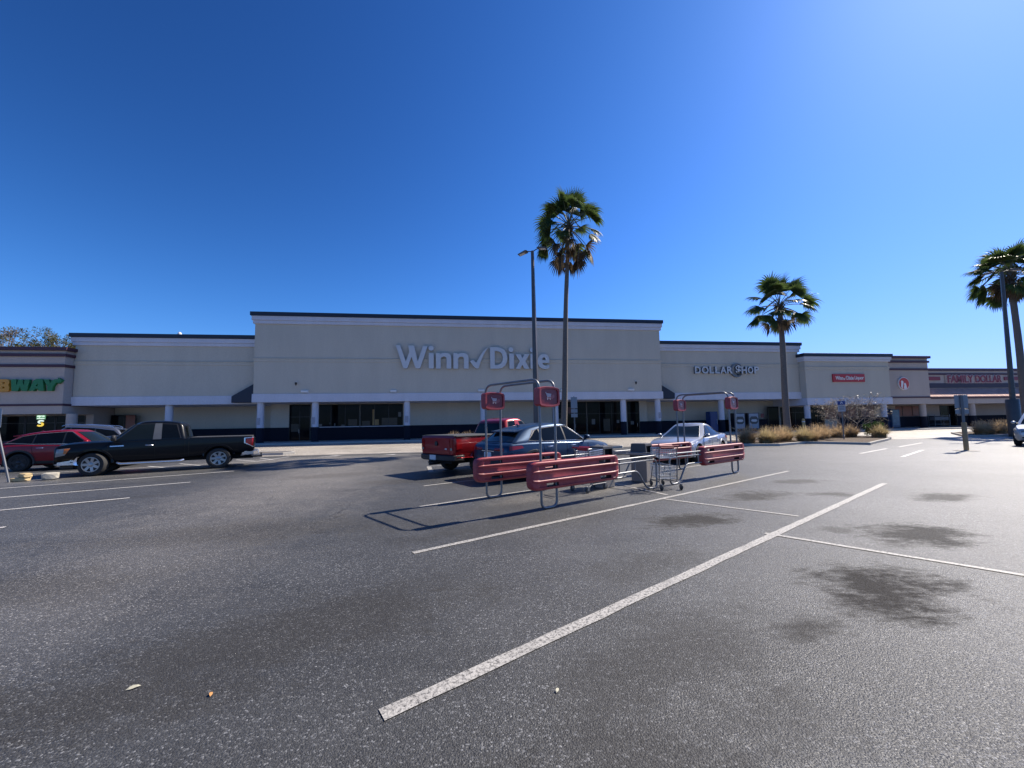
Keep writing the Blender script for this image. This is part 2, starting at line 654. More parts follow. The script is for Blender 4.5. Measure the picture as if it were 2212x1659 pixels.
island('traffic_island', [(13.3, 23.0), (15.5, 22.5), (18.3, 24.2), (19.4, 23.3), (20.4, 22.1), (22.6, 23.9), (24.9, 25.7), (27.0, 27.6), (28.6, 30.0), (25.0, 31.2), (19.0, 29.6), (14.5, 27.0)], mulch)
island('traffic_island', [(1.2, 23.4), (5.9, 23.1), (6.6, 23.35), (6.8, 23.9), (6.3, 24.4), (1.4, 26.3), (0.6, 25.2)], mulch)
island('traffic_island', [(33.6, 28.9), (34.4, 28.0), (37.0, 28.6), (46, 33.0), (45, 36.5), (38.5, 34.0)], mulch)
island('traffic_island', [(-21.0, 21.0), (-13.3, 22.4), (-12.9, 22.95), (-13.3, 23.5), (-21.3, 23.9)], mulch)

# ---------------------------------------------------------------- the shopping row
cream = build_stucco('cream_stucco', (0.52, 0.49, 0.42))
pink_cream = build_stucco('pinkish_stucco', (0.44, 0.385, 0.35))
white_trim = build_stucco('white_trim', (0.58, 0.60, 0.67))
navy = mat('navy_metal', (0.008, 0.014, 0.032), 0.5, var=0.2)
navy_wall = build_stucco('navy_wall', (0.010, 0.013, 0.024))
maroon = mat('maroon_trim', (0.055, 0.018, 0.035), 0.6)
brown_tile_t = NT('brown_roof_tile')
bw = brown_tile_t.n('ShaderNodeTexBrick')
bw.inputs['Scale'].default_value = 1.0
bw.inputs['Brick Width'].default_value = 0.45
bw.inputs['Row Height'].default_value = 0.3
bw.inputs['Mortar Size'].default_value = 0.02
bw.inputs['Color1'].default_value = (0.62, 0.36, 0.28, 1)
bw.inputs['Color2'].default_value = (0.46, 0.26, 0.21, 1)
bw.inputs['Mortar'].default_value = (0.06, 0.035, 0.03, 1)
brown_tile_t.l(brown_tile_t.co(), bw.inputs['Vector'])
brown_tile_t.set(Base_Color=brown_tile_t.mix(bw.outputs['Color'], brown_tile_t.ramp(brown_tile_t.noise(3, 5, 0.7), (0.3, 0.6), (0.7, 1.5)), 0.7, 'MULTIPLY'), Roughness=0.8)
brown_tile_t.bump(bw.outputs['Fac'], 0.5, -0.03)
brown_tile = brown_tile_t.m
glass_t = NT('dark_shop_glass')
glass_t.set(Base_Color=glass_t.mix((0.002, 0.003, 0.005), (0.012, 0.012, 0.014), glass_t.ramp(glass_t.noise(0.9, 4, 0.7), (0.4, 0.0), (0.75, 1.0))), Roughness=0.04, Specular_IOR_Level=0.08)
shop_glass = glass_t.m
frame_dark = mat('bronze_frame', (0.012, 0.012, 0.014), 0.4)
white_paint = mat('white_paint', (0.72, 0.72, 0.72), 0.5)
red_sign = mat('red_sign', (0.42, 0.015, 0.025), 0.45)
notice_mat = mat('notice_paper', (0.34, 0.34, 0.38), 0.7, var=0.35, scale=14)


def bar(mb, L, z0, z1, proud, w0=0.0, ret=6.0, over=0.0):
    """a trim that runs along the front (x 0..L) and back along both sides"""
    mb.box(-proud - over, L + proud + over, w0 - proud - over, w0 + ret, z0, z1)


def shop_block(name, label, u0, u1, w, top, style, soffit, depth, cols, colr=0.3, col_top=None, wains=1.55, back=18.0):
    r = thing(name, label, 'building', FP(u0, 0, 0), ROT)
    L = u1 - u0
    wallm = cream if style != 'maroon' else pink_cream
    # L-shaped body: deep fascia over an open walkway, store behind
    prof = [(w, soffit + 0.004), (w, top - 0.2), (w + back, top - 0.2), (w + back, 0.02), (w + depth, 0.02), (w + depth, soffit + 0.004)]
    MB().prism(prof, lambda a, b, d: (d, a, b), 0.0, L).build('wall', wallm, r)
    if style != 'maroon':
        capm = navy
        k = MB(); bar(k, L, top - 0.36, top, 0.34, w); k.build('roof_cap', capm, r, bevel=0.02)
        c = MB()
        h = 0.74 if top > 9.5 else 0.55
        bar(c, L, top - 0.36 - h * 0.58, top - 0.363, 0.24, w)
        bar(c, L, top - 0.36 - h, top - 0.363 - h * 0.58, 0.15, w)
        c.build('cornice', white_trim, r, bevel=0.03)
        zr = {12: 7.98, 10: 7.75, 9: 7.35}[int(top)]
        c = MB(); bar(c, L, zr - 0.17, zr + 0.17, 0.05, w); bar(c, L, zr + 0.10, zr + 0.172, 0.10, w)
        c.build('string_course', wallm, r, bevel=0.015)
        c = MB(); bar(c, L, soffit, soffit + 0.80, 0.09, w)
        c.build('trim_band', white_trim, r, bevel=0.015)
    else:
        for nm, z0, z1, pr in (('roof_cap', top - 0.30, top, 0.24), ('trim_band', top - 0.83, top - 0.58, 0.14), ('trim_band', top - 1.77, top - 1.54, 0.12), ('trim_band', 3.82, 4.0, 0.08)):
            c = MB(); bar(c, L, z0, z1, pr, w); c.build(nm, maroon, r, bevel=0.015)
    # columns
    for u in cols:
        x = u - u0
        ct = (col_top or soffit) - 0.003
        c = MB().lathe([(colr, wains), (colr, ct)], 20, at=(x, w + 0.45, 0)).build('column', white_trim if style != 'maroon' else wallm, r, 40)
        MB().lathe([(colr + 0.02, 0.15), (colr + 0.02, wains)], 20, at=(x, w + 0.45, 0)).build('column_base', navy_wall, c, 40)
    return r, L


def wainscot(r, x0, x1, y, top=1.55, m=None):
    return MB().box(x0, x1, y - 0.05, y + 0.06, 0.152, top).build('wainscot', m or navy_wall, r, bevel=0.01)


def window(r, x0, x1, y, z0, z1, n=1, name='window', glass=None, fr=None, transom=None):
    """glazing set in a frame in front of the wall plane y"""
    p = MB().box(x0 + 0.05, x1 - 0.05, y - 0.035, y + 0.03, z0 + 0.05, z1 - 0.05).build(name, glass or shop_glass, r)
    f = MB()
    t = 0.055
    f.box(x0, x1, y - 0.07, y + 0.03, z0, z0 + t).box(x0, x1, y - 0.07, y + 0.03, z1 - t, z1)
    for i in range(n + 1):
        x = x0 + (x1 - x0 - t) * i / n
        f.box(x, x + t, y - 0.066, y + 0.03, z0 + t, z1 - t)
    if transom:
        for i in range(n):
            xa = x0 + (x1 - x0 - t) * i / n + t
            xb = x0 + (x1 - x0 - t) * (i + 1) / n
            f.box(xa, xb, y - 0.062, y + 0.03, transom, transom + 0.05)
    f.build('frame', fr or frame_dark, p)
    return p


# --- supermarket
r, L = shop_block('supermarket', 'tallest cream store block with navy roof cap, white cornice and a big check mark sign', 0, 41.0, 0, 12.56, 'navy', 3.95, 3.5, (0.48, 5.38, 14.0, 21.6, 29.2, 36.7, 40.97 - 0.3), 0.3)
main = r
wainscot(r, 0.003, 1.81, 3.5); wainscot(r, 3.9, 29.55, 3.5); wainscot(r, 40.05, 40.997, 3.5)
window(r, 1.81, 3.87, 3.5, 0.16, 3.9, 2, 'door', transom=2.6)
window(r, 4.44, 8.75, 3.5, 1.56, 3.88, 3)
window(r, 8.80, 13.19, 3.5, 1.56, 3.88, 3)
window(r, 29.62, 33.6, 3.5, 0.16, 3.9, 3, 'door', transom=2.5)
window(r, 33.65, 38.1, 3.5, 0.16, 3.9, 3, 'window', transom=2.5)
window(r, 38.51, 40.01, 3.5, 0.16, 3.9, 1, 'door', transom=2.5)
s = MB().box(4.4, 8.75, 3.40, 3.44, 1.49, 1.553).box(8.82, 13.25, 3.40, 3.44, 1.49, 1.553).build('sill', white_trim, r)
for x in (0.42, 5.3, 14.0, 40.75):
    MB().box(x - 0.17, x + 0.17, 0.125, 0.14, 1.85, 2.5).build('notice', notice_mat, r)
MB().box(5.75, 5.9, 3.35, 3.449, 1.8, 2.0).build('keypad', frame_dark, r)
# shelf stack glimpsed through the glass
o = MB().box(10.05, 10.25, 3.449, 3.46, 1.65, 3.3).box(10.3, 10.7, 3.449, 3.46, 1.65, 2.25).build('poster', mat('tan_card', (0.30, 0.20, 0.085), 0.7, var=0.3), r)

dim = [mat('dim_poster_red', (0.07, 0.012, 0.012), 0.4), mat('dim_poster_pale', (0.10, 0.10, 0.10), 0.4), mat('dim_poster_green', (0.015, 0.05, 0.025), 0.4), mat('dim_goods', (0.045, 0.035, 0.022), 0.5, var=0.6, scale=6)]
for x0, x1, z0, z1, k in ((4.7, 5.0, 1.62, 1.85, 1), (6.2, 6.32, 1.62, 1.9, 1), (6.9, 7.25, 1.62, 1.74, 1), (7.6, 8.5, 1.62, 2.3, 3), (9.0, 9.8, 1.62, 2.1, 3), (11.0, 12.6, 1.62, 2.4, 3), (12.7, 13.0, 2.5, 3.0, 1), (2.0, 2.75, 1.1, 1.9, 3), (30.2, 30.7, 1.4, 2.0, 1), (31.4, 32.3, 2.6, 3.3, 0),
                         (34.2, 34.6, 1.3, 1.9, 1), (35.6, 36.4, 0.5, 1.9, 3), (37.2, 37.5, 1.4, 1.75, 1), (38.9, 39.3, 1.2, 1.6, 1)):
    MB().box(x0, x1, 3.452, 3.462, z0, z1).build('poster', dim[k], r)
for x in (2.80, 30.98, 32.25, 39.7):
    MB().tube([(x, 3.38, 0.95), (x, 3.38, 1.35)], 0.018, 6).build('door_handle', mat('brushed_steel', (0.4, 0.4, 0.4), 0.35, 0.8), r)
for i, (a, b) in enumerate(((4.27, 4.88), (12.49, 13.07), (21.08, 21.71), (29.7, 30.3), (37.1, 37.75))):
    lb = ('above the doorway beside the first column', 'over the shop window with the tan boxes', 'behind the near corral arch', 'between the palm trunk and the glass entrance', 'near the far end of the tall store wall')[i]
    t = thing('wall_light', 'white box wall light ' + lb, 'wall light', FP((a + b) / 2, 0, 4.78), ROT, 'wall lights along the tall store')
    w2 = (b - a) / 2
    MB().prism([(0, 0.02), (-0.10, 0.02), (-0.24, 0.10), (-0.24, 0.26), (0, 0.30)], lambda p, q, d: (d, p, q), -w2, w2).build('housing', white_paint, t, bevel=0.012)
    MB().box(-w2 + 0.05, w2 - 0.05, -0.21, -0.06, -0.005, 0.03).build('lens', mat('frosted_lens', (0.6, 0.6, 0.6), 0.3), t)
for i, u in enumerate((3.83, 37.95)):
    t = thing('security_camera', ('small dark security camera on the wall above the door by the black truck', 'small security camera on the tall wall near the dollar store corner')[i], 'camera', FP(u, 0, 5.76), ROT, 'cameras on the tall store wall')
    MB().lathe([(0.03, -0.25), (0.09, -0.12), (0.10, 0.0), (0.05, 0.06)], 14, at=(0, -0.25, 0)).build('dome', frame_dark, t, 40)
    MB().tube([(0, 0, 0.12), (0, -0.18, 0.14), (0, -0.25, 0.05)], 0.025).build('bracket', white_paint, t, 40)

# --- big channel-letter sign: traced outlines given their own thickness
t = thing('store_sign', 'big grey white channel letter sign with a check mark on the tall store', 'sign', FP(20.76, 0, 7.15), ROT)
letter_face = mat('sign_letter_face', (0.52, 0.55, 0.58), 0.4, var=0.04)
KX, KZ = 0.007786, 0.00773


def lt(pts):
    return [(13.0 + (x - 98) * KX - 20.76, (438 - y) * KZ) for x, y in pts]


def dot(x, y, r):
    return [(x + r * math.cos(2 * math.pi * i / 20), y + r * math.sin(2 * math.pi * i / 20)) for i in range(20)]


nn = [(598, 438), (598, 240), (604, 233), (645, 232), (655, 250), (672, 236), (700, 230), (738, 231), (768, 243), (786, 266), (792, 300), (792, 438), (732, 438), (732, 312), (727, 292), (713, 281), (695, 279), (675, 286), (658, 305), (658, 438)]
ii = lambda x0, x1: [(x0, 438 - 6), (x0, 240), (x0 + 6, 232), (x1 - 10, 236), (x1, 244), (x1, 432), (x1 - 6, 438), (x0 + 8, 438)]
W_L = [
    [[(98, 137), (146, 136), (154, 142), (222, 345), (266, 222), (252, 140), (316, 139), (326, 146), (370, 342), (434, 148), (442, 144), (488, 146), (492, 152), (402, 428), (394, 436), (350, 436), (343, 430), (292, 288), (244, 428), (236, 436), (198, 436), (190, 428)]],
    [ii(508, 570)], [dot(538, 172, 33)], [nn], [[(x + 222, y) for x, y in nn]],
    [[(1032, 340), (1044, 330), (1066, 322), (1082, 326), (1110, 358), (1135, 320), (1165, 262), (1200, 212), (1235, 178), (1268, 158), (1240, 200), (1212, 250), (1190, 300), (1168, 350), (1150, 412), (1142, 432), (1122, 437), (1104, 432), (1070, 396)]],
    [[(1295, 150), (1390, 150), (1440, 160), (1482, 184), (1510, 226), (1523, 290), (1514, 350), (1490, 395), (1450, 426), (1400, 438), (1295, 438)], [(1356, 202), (1392, 203), (1428, 214), (1452, 242), (1462, 290), (1454, 336), (1432, 368), (1396, 386), (1356, 388)]],
    [ii(1548, 1610)], [dot(1571, 181, 33)],
    [[(1630, 242), (1690, 240), (1700, 246), (1724, 292), (1748, 244), (1756, 240), (1812, 240), (1816, 246), (1762, 336), (1814, 432), (1808, 438), (1752, 438), (1744, 432), (1720, 382), (1694, 432), (1686, 438), (1634, 438), (1632, 432), (1686, 336)]],
    [ii(1830, 1892)], [dot(1857, 183, 33)],
    [[(2088, 358), (1992, 358), (1997, 374), (2012, 388), (2035, 394), (2062, 390), (2082, 382), (2086, 388), (2085, 424), (2060, 436), (2028, 441), (1988, 434), (1952, 412), (1934, 376), (1928, 335), (1936, 288), (1958, 256), (1990, 238), (2020, 235), (2055, 245), (2078, 272), (2088, 310)], [(1990, 320), (2036, 320), (2034, 300), (2024, 284), (2010, 280), (1996, 290)]],
]
bk = mat('sign_letter_return', (0.09, 0.11, 0.14), 0.5)
for shp in W_L:
    o = flat_shape('letter', [lt(p) for p in shp], 0.16, letter_face, t)
    o.location = (0, -0.2, 0)
    o.data.materials.append(bk)
    for p in o.data.polygons:
        if abs(p.normal.y) < 0.5:
            p.material_index = 1

# --- recessed wings beside it
r, L = shop_block('store_wing', 'plain cream store wing with white columns behind the black pickup truck', -15.45, -0.05, 0.8, 10.46, 'navy', 3.85, 4.4, (-7.85,), 0.3)
wainscot(r, 2.6, L - 0.003, 4.4)
window(r, 0.35, 1.55, 4.4, 0.16, 3.1, 1, 'door')
window(r, 1.6, 2.55, 4.4, 0.16, 3.1, 1, 'window', glass=mat('orange_window_poster', (0.20, 0.055, 0.03), 0.35, var=0.4, scale=1.5))
r, L = shop_block('dollar_store', 'cream store block with round dollar emblem letters, between tall store and palm', 41.05, 58.75, 0.8, 10.46, 'navy', 3.84, 4.0, (48.85,), 0.3)
wainscot(r, 0.003, 16.0, 4.0)
MB().box(15.1, 15.5, 3.9, 3.98, 1.75, 2.25).build('notice', mat('red_notice', (0.25, 0.08, 0.08), 0.6), r)
window(r, 16.1, L - 0.1, 4.0, 0.16, 3.1, 1, 'door')
r, L = shop_block('liquor_store', 'low cream store block with small red sign, behind the bare shrub', 58.8, 70.1, 0, 9.07, 'navy', 3.08, 4.0, (59.15, 69.5), 0.3)
wainscot(r, 8.2, L - 0.003, 4.0)
window(r, 0.1, 4.2, 4.0, 0.16, 3.0, 2, 'window', transom=2.3)
window(r, 4.25, 6.3, 4.0, 0.16, 3.0, 2, 'door', transom=2.3)
window(r, 6.35, 8.1, 4.0, 1.4, 3.0, 1, 'window', glass=mat('orange_window_poster', (0.20, 0.055, 0.03), 0.35))
window(r, 8.3, L - 0.2, 4.0, 1.56, 3.0, 2, 'window', glass=mat('orange_window_poster', (0.20, 0.055, 0.03), 0.35))
r, L = shop_block('sandwich_shop', 'beige shop block with maroon stripes, left of all and behind the red car', -34.0, -15.5, 0.0, 9.02, 'maroon', 3.12, 3.0, (-15.1, -24.5), 0.36, wains=0.16)
wainscot(r, 0.1, L - 0.1, 3.0, 0.7, m=maroon)
for i in range(6):
    window(r, 3.2 + i * 2.45, 3.2 + i * 2.45 + 2.4, 3.0, 0.72, 3.05, 1, 'window', transom=2.35)
r, L = shop_block('gift_shop', 'narrow beige shop block with maroon stripes and a round red emblem', 70.15, 77.0, 0.9, 9.02, 'maroon', 3.08, 4.0, (76.3,), 0.32, wains=1.55)
wainscot(r, 0.003, L - 0.003, 4.0)
window(r, 0.3, 2.4, 4.0, 1.56, 3.0, 1, 'window', glass=mat('orange_window_poster', (0.20, 0.055, 0.03), 0.35))
MB().box(2.4, 3.6, 3.9, 3.97, 1.56, 3.0).build('panel', cream, r)
MB().box(3.65, 4.7, 3.7, 3.98, 0.16, 2.6).build('panel', mat('blue_door', (0.015, 0.035, 0.10), 0.4), r)

# --- long low discount store with a tiled canopy roof
r = thing('discount_store', 'long low store with red stripes and brown tiled canopy at far end', 'building', FP(77.05, 0, 0), ROT)
L = 50.0
prof = [(1.5, 3.08), (1.5, 3.9), (3.2, 5.05), (3.2, 7.6), (20, 7.6), (20, 0.02), (5.6, 0.02), (5.6, 3.08)]
MB().prism(prof, lambda a, b, d: (d, a, b), 0.0, L).build('wall', pink_cream, r)
MB().prism([(1.30, 3.93), (1.30, 4.02), (3.19, 5.17), (3.19, 5.06)], lambda a, b, d: (d, a, b), -0.05, L).build('canopy_roof', brown_tile, r)
for nm, y, z0, z1, m_ in (('roof_cap', 3.2, 7.5, 7.85, maroon), ('trim_band', 3.2, 6.95, 7.2, maroon), ('trim_band', 3.2, 5.25, 5.85, mat('navy_stripe', (0.03, 0.022, 0.045), 0.6)), ('trim_band', 1.5, 3.72, 3.89, maroon)):
    MB().box(-0.06, L, y - 0.1, y - 0.002, z0, z1).build(nm, m_, r)
red_band = mat('red_band', (0.20, 0.012, 0.03), 0.5)
MB().box(0, 5.0, 3.12, 3.198, 6.25, 6.72).build('stripe', red_band, r)
MB().box(15.4, L, 3.12, 3.198, 6.25, 6.72).build('stripe', red_band, r)
for x in (7.6, 15.5, 24.0):
    c = MB().lathe([(0.34, 1.55), (0.34, 3.077)], 20, at=(x, 1.95, 0)).build('column', pink_cream, r, 40)
    MB().lathe([(0.36, 0.15), (0.36, 1.55)], 20, at=(x, 1.95, 0)).build('column_base', navy_wall, c, 40)
wainscot(r, 0.1, 8.0, 5.6); wainscot(r, 10.9, L, 5.6)
window(r, 0.3, 5.2, 5.6, 1.56, 3.0, 3, 'window', glass=mat('orange_window_poster', (0.20, 0.055, 0.03), 0.35))
window(r, 8.1, 10.8, 5.6, 0.16, 3.0, 2, 'door')

# --- signs on the row
orange = mat('orange_sign_face', (0.52, 0.24, 0.015), 0.45, var=0.08)
green = mat('green_sign_face', (0.008, 0.16, 0.045), 0.45, var=0.08)
t = thing('shop_sign', 'yellow and green channel letter sign with arrow ends on the beige shop', 'sign', FP(-19.4, 0, 5.08), ROT)


def sub(pts):
    return [(-20.33 + x * 0.0049 + 19.4, (1007 - y) * 0.00536) for x, y in pts]


for lp, m_ in ((([(-420, 1000), (-420, 940), (-300, 940), (-420, 880), (-420, 830), (-390, 808), (-240, 808), (-240, 860), (-350, 866), (-240, 910), (-236, 970), (-270, 1004)],), orange),
               (([(-225, 808), (-150, 808), (-150, 920), (-110, 920), (-110, 808), (-30, 808), (-30, 960), (-80, 1006), (-180, 1006), (-225, 960)],), orange),
               (([(-18, 808), (150, 806), (185, 822), (196, 860), (180, 900), (198, 935), (196, 985), (165, 1008), (-18, 1010)], [(92, 856), (92, 878), (126, 878), (128, 858)], [(94, 928), (94, 956), (128, 956), (126, 930)]), orange),
               (([(216, 810), (294, 808), (302, 895), (312, 898), (328, 814), (392, 814), (404, 898), (414, 895), (426, 812), (500, 812), (472, 1000), (388, 1000), (358, 928), (330, 1000), (236, 1000)],), green),
               (([(498, 1000), (556, 832), (600, 802), (680, 804), (704, 826), (728, 1000), (642, 1000), (634, 962), (588, 962), (576, 1000)], [(600, 925), (630, 925), (622, 872)]), green),
               (([(716, 812), (792, 812), (815, 878), (838, 836), (878, 812), (938, 806), (934, 782), (1006, 828), (946, 884), (942, 862), (906, 866), (862, 930), (856, 1000), (776, 1000), (776, 930)],), green)):
    flat_shape('letter', [sub(q) for q in lp], 0.22, m_, t).location = (0, -0.14, 0)
t = thing('shop_sign', 'grey letter sign with dollar coin ring on the middle store', 'sign', FP(49.05, 0.8, 6.82), ROT)
sl = mat('sign_letter_face', (0.78, 0.80, 0.82), 0.4)
for i, (ch, x) in enumerate(zip('DOLLAR', (-3.32, -2.42, -1.62, -0.92, -0.18, 0.62))):
    o = text_mesh('letter', ch, 1.0, 0.22, sl, t, (x, -0.16, 0.37), bold=0.03, width={'L': 0.56, 'O': 0.82, 'A': 0.78}.get(ch, 0.7), height=0.80)
for ch, x in zip('HOP', (2.42, 3.22, 4.0)):
    text_mesh('letter', ch, 1.0, 0.22, sl, t, (x, -0.16, 0.37), bold=0.03, width=0.68 if ch != 'P' else 0.62, height=0.80)
text_mesh('letter', '$', 1.0, 0.22, sl, t, (1.66, -0.2, 0.37), bold=0.035, width=0.68, height=1.12)
co_, ci_ = arc(1.58, 0.36, 0.80, 50, 320, 26), arc(1.66, 0.38, 0.66, 320, 50, 26)
flat_shape('coin_ring', [co_ + ci_], 0.16, mat('coin_ring', (0.14, 0.16, 0.19), 0.4), t).location = (0, -0.12, 0)
for o in [x for x in t.children]:
    o.data.materials.append(bk)
    for p in o.data.polygons:
        if abs(p.normal.y) < 0.5:
            p.material_index = 1
t = thing('shop_sign', 'small red rectangular sign with white lettering and a check mark', 'sign', FP(64.4, 0, 5.72), ROT)
MB().box(-2.14, 2.14, -0.14, -0.02, 0, 0.93).build('panel', red_sign, t, bevel=0.01)
text_mesh('lettering', 'Winn', 0.6, 0.02, white_paint, t, (-1.32, -0.155, 0.47), bold=0.012, width=1.0, height=0.46)
flat_shape('check_mark', [[(-0.80, 0.38), (-0.70, 0.46), (-0.62, 0.36), (-0.40, 0.72), (-0.60, 0.24), (-0.66, 0.22)]], 0.02, white_paint, t).location = (0, -0.155, 0)
text_mesh('lettering', 'Dixie', 0.6, 0.02, white_paint, t, (0.12, -0.155, 0.475), bold=0.012, width=0.96, height=0.47)
text_mesh('lettering', 'Liquor', 0.6, 0.02, white_paint, t, (1.35, -0.155, 0.43), bold=0.012, width=1.25, height=0.56)
t = thing('shop_sign', 'round red sign with two white figure marks on narrow beige block', 'sign', FP(73.1, 0.9, 5.6), ROT)
MB().lathe([(0.78, -0.16), (0.78, -0.02)], 32, 'y').build('rim', white_paint, t, 40)
MB().lathe([(0.70, -0.19), (0.70, -0.15)], 32, 'y').build('panel', mat('orange_red_disc', (0.48, 0.03, 0.02), 0.45), t, 40)
flat_shape('mark', [[(-0.52, -0.40), (-0.30, -0.64), (-0.22, -0.2), (-0.12, 0.18), (-0.2, 0.32), (-0.36, 0.36), (-0.48, 0.24), (-0.44, 0.1)]], 0.03, white_paint, t).location = (0, -0.2, 0)
flat_shape('mark', [[(-0.14, -0.64), (0.12, -0.68), (0.30, -0.58), (0.22, -0.1), (0.14, 0.06), (0.0, 0.06), (-0.08, -0.06), (-0.04, -0.2)]], 0.03, white_paint, t).location = (0, -0.2, 0)
t = thing('shop_sign', 'faded red outlined letters on the long low store at the far end', 'sign', FP(87.2, 3.2, 6.42), ROT)
MB().box(-4.4, 4.9, -0.1, -0.004, -0.62, 0.62).build('panel', pink_cream, t)
wl = mat('faded_white_letter', (0.55, 0.42, 0.42), 0.5)
for b, x, w_ in (('FAMILY', -2.1, 4.1), ('DOLLAR', 2.45, 4.3)):
    text_mesh('lettering', b, 1.1, 0.06, wl, t, (x, -0.13, 0.0), bold=0.075, width=w_ + 0.12, height=1.12)
    text_mesh('lettering', b, 1.1, 0.06, red_band, t, (x, -0.17, 0.0), bold=0.03, width=w_, height=1.0)
# lit window signs in the beige shop
t = thing('window_sign', 'lit green and yellow open sign in the beige shop window', 'sign', FP(-19.7, 2.9, 2.1), ROT)
lit_w = mat('lit_white', (0.6, 0.65, 0.6), 0.4, emit=(0.75, 0.9, 0.8), estr=0.5)
lit_g = mat('lit_green', (0.05, 0.3, 0.12), 0.4, emit=(0.25, 0.6, 0.35), estr=0.22)
lit_y = mat('lit_yellow', (0.6, 0.45, 0.05), 0.4, emit=(0.9, 0.62, 0.08), estr=0.5)
MB().box(-0.36, 0.36, -0.06, -0.02, 0.62, 1.02).build('panel', lit_g, t)
text_mesh('lettering', 'open', 0.3, 0.02, lit_w, t, (0, -0.075, 0.88), bold=0.012, width=0.6, height=0.2)
MB().box(-0.3, 0.3, -0.075, -0.062, 0.66, 0.74).build('stripe', lit_w, t)
flat_shape('mark', [[(0.26, 0.50), (0.12, 0.56), (-0.1, 0.55), (-0.22, 0.46), (-0.24, 0.34), (-0.14, 0.24), (0.0, 0.22), (0.0, 0.30), (-0.1, 0.34), (-0.08, 0.41), (0.02, 0.42), (0.22, 0.40)]], 0.04, lit_w, t).location = (0, -0.05, 0)
flat_shape('mark', [[(-0.28, 0.02), (-0.12, -0.06), (0.1, -0.04), (0.24, 0.06), (0.26, 0.2), (0.16, 0.32), (0.03, 0.33), (0.03, 0.22), (0.09, 0.18), (0.06, 0.10), (-0.02, 0.09), (-0.22, 0.12)]], 0.04, lit_y, t).location = (0, -0.05, 0)

# --- navy side awnings at both ends of the tall block
for (u, sgn, lb) in ((-0.02, -1, 'navy wedge awning at the tall store corner above the black truck'), (41.02, 1, 'navy wedge awning between the tall store and the dollar store')):
    t = thing('awning', lb, 'awning', FP(u, 0.78, 3.96), ROT, 'navy awnings at the tall store corners')
    wd = 1.95 if sgn < 0 else 1.5
    ht = 1.8 if sgn < 0 else 1.5
    aw = MB().prism([(0, 0), (sgn * wd, 0), (sgn * wd, 0.6), (0, ht)], lambda a, b, d: (a, d, b), -0.75 if sgn > 0 else -0.6, -0.008)
    aw.build('canvas', navy, t, bevel=0.01)
    MB().tube([(sgn * wd, -0.5, 0.0), (0, -0.5, 0.0)], 0.02).build('frame', frame_dark, t)

# --- roof vents over the left wing
for i, (u, h, rr) in enumerate(((-10.03, 0.85, 0.2), (-9.45, 0.55, 0.13))):
    t = thing('roof_vent', ('taller white roof vent cap on the left wing roof', 'shorter white roof vent beside the taller one')[i], 'roof vent', FP(u, 5.5, 10.26 + 0.9 - 0.2), ROT, 'vents on the wing roof')
    MB().lathe([(rr * 0.6, -0.7), (rr * 0.6, h * 0.45)], 14).build('pipe', white_paint, t, 40)
    MB().lathe([(rr, h * 0.45), (rr, h * 0.75), (rr * 0.55, h * 0.95), (rr * 0.1, h)], 14).build('cap', white_paint, t, 40)

# --- things standing under the canopies
t = thing('ice_box', 'tall blue cabinet against the wall beside the dollar store column', 'cabinet', FP(49.0, 3.2, 0.15), ROT)
bl = mat('blue_enamel', (0.012, 0.05, 0.20), 0.35)
MB().box(-0.5, 0.5, -0.4, 0.4, 0.05, 2.4).build('body', bl, t, bevel=0.03)
MB().box(-0.44, 0.44, -0.44, -0.405, 0.2, 2.2).build('door', bl, t, bevel=0.015)
MB().tube([(0.34, -0.48, 0.9), (0.34, -0.48, 1.5)], 0.02).build('handle', white_paint, t)
pic = mat('printed_panel', (0.30, 0.34, 0.40), 0.4, var=0.1)
dk = mat('dark_cabinet', (0.02, 0.022, 0.03), 0.4)
for i, u in enumerate((51.55, 53.35)):
    t = thing('vending_machine', ('photo fronted vending machine nearer the blue cabinet', 'photo fronted vending machine nearer the palm trunk')[i], 'vending machine', FP(u, 2.2, 0.15), ROT, 'machines outside the dollar store')
    MB().box(-0.72, 0.72, -0.4, 0.4, 0.03, 2.15).build('body', dk, t, bevel=0.03)
    MB().box(-0.6, 0.6, -0.43, -0.402, 0.35, 2.08).build('panel', pic, t, bevel=0.01)
    flat_shape('picture', [[(-0.52, 1.05), (-0.3, 0.86), (0.3, 0.86), (0.52, 1.05), (0.55, 1.5), (0.35, 1.75), (-0.35, 1.75), (-0.55, 1.5)]], 0.01, mat('dark_print', (0.035, 0.045, 0.06), 0.3), t).location = (0, -0.437, 0)
    flat_shape('picture', [[(-0.4, 1.2), (-0.12, 1.12), (0.2, 1.12), (0.42, 1.22), (0.3, 1.4), (-0.28, 1.4)]], 0.01, mat('pale_print', (0.5, 0.52, 0.55), 0.3), t).location = (0, -0.449, 0)
t = thing('vending_machine', 'tall blue drinks machine under the narrow beige block', 'vending machine', FP(75.15, 3.9, 0.15), ROT)
MB().box(-0.62, 0.62, -0.4, 0.4, 0.03, 2.35).build('body', mat('blue_machine', (0.02, 0.07, 0.16), 0.35), t, bevel=0.03)
MB().box(-0.55, 0.45, -0.43, -0.402, 0.3, 2.28).build('panel', mat('blue_print', (0.07, 0.16, 0.24), 0.35, var=0.7, scale=2.2), t, bevel=0.01)
t = thing('merchandise_rack', 'grey wire display rack by the long low store doors', 'rack', FP(83.0, 4.3, 0.15), ROT)
fr = MB()
for x in (-1.2, 1.2):
    for y in (-0.35, 0.35):
        fr.tube([(x, y, 0), (x, y, 1.6)], 0.03)
fr.build('frame', mat('grey_steel', (0.16, 0.18, 0.20), 0.5), t)
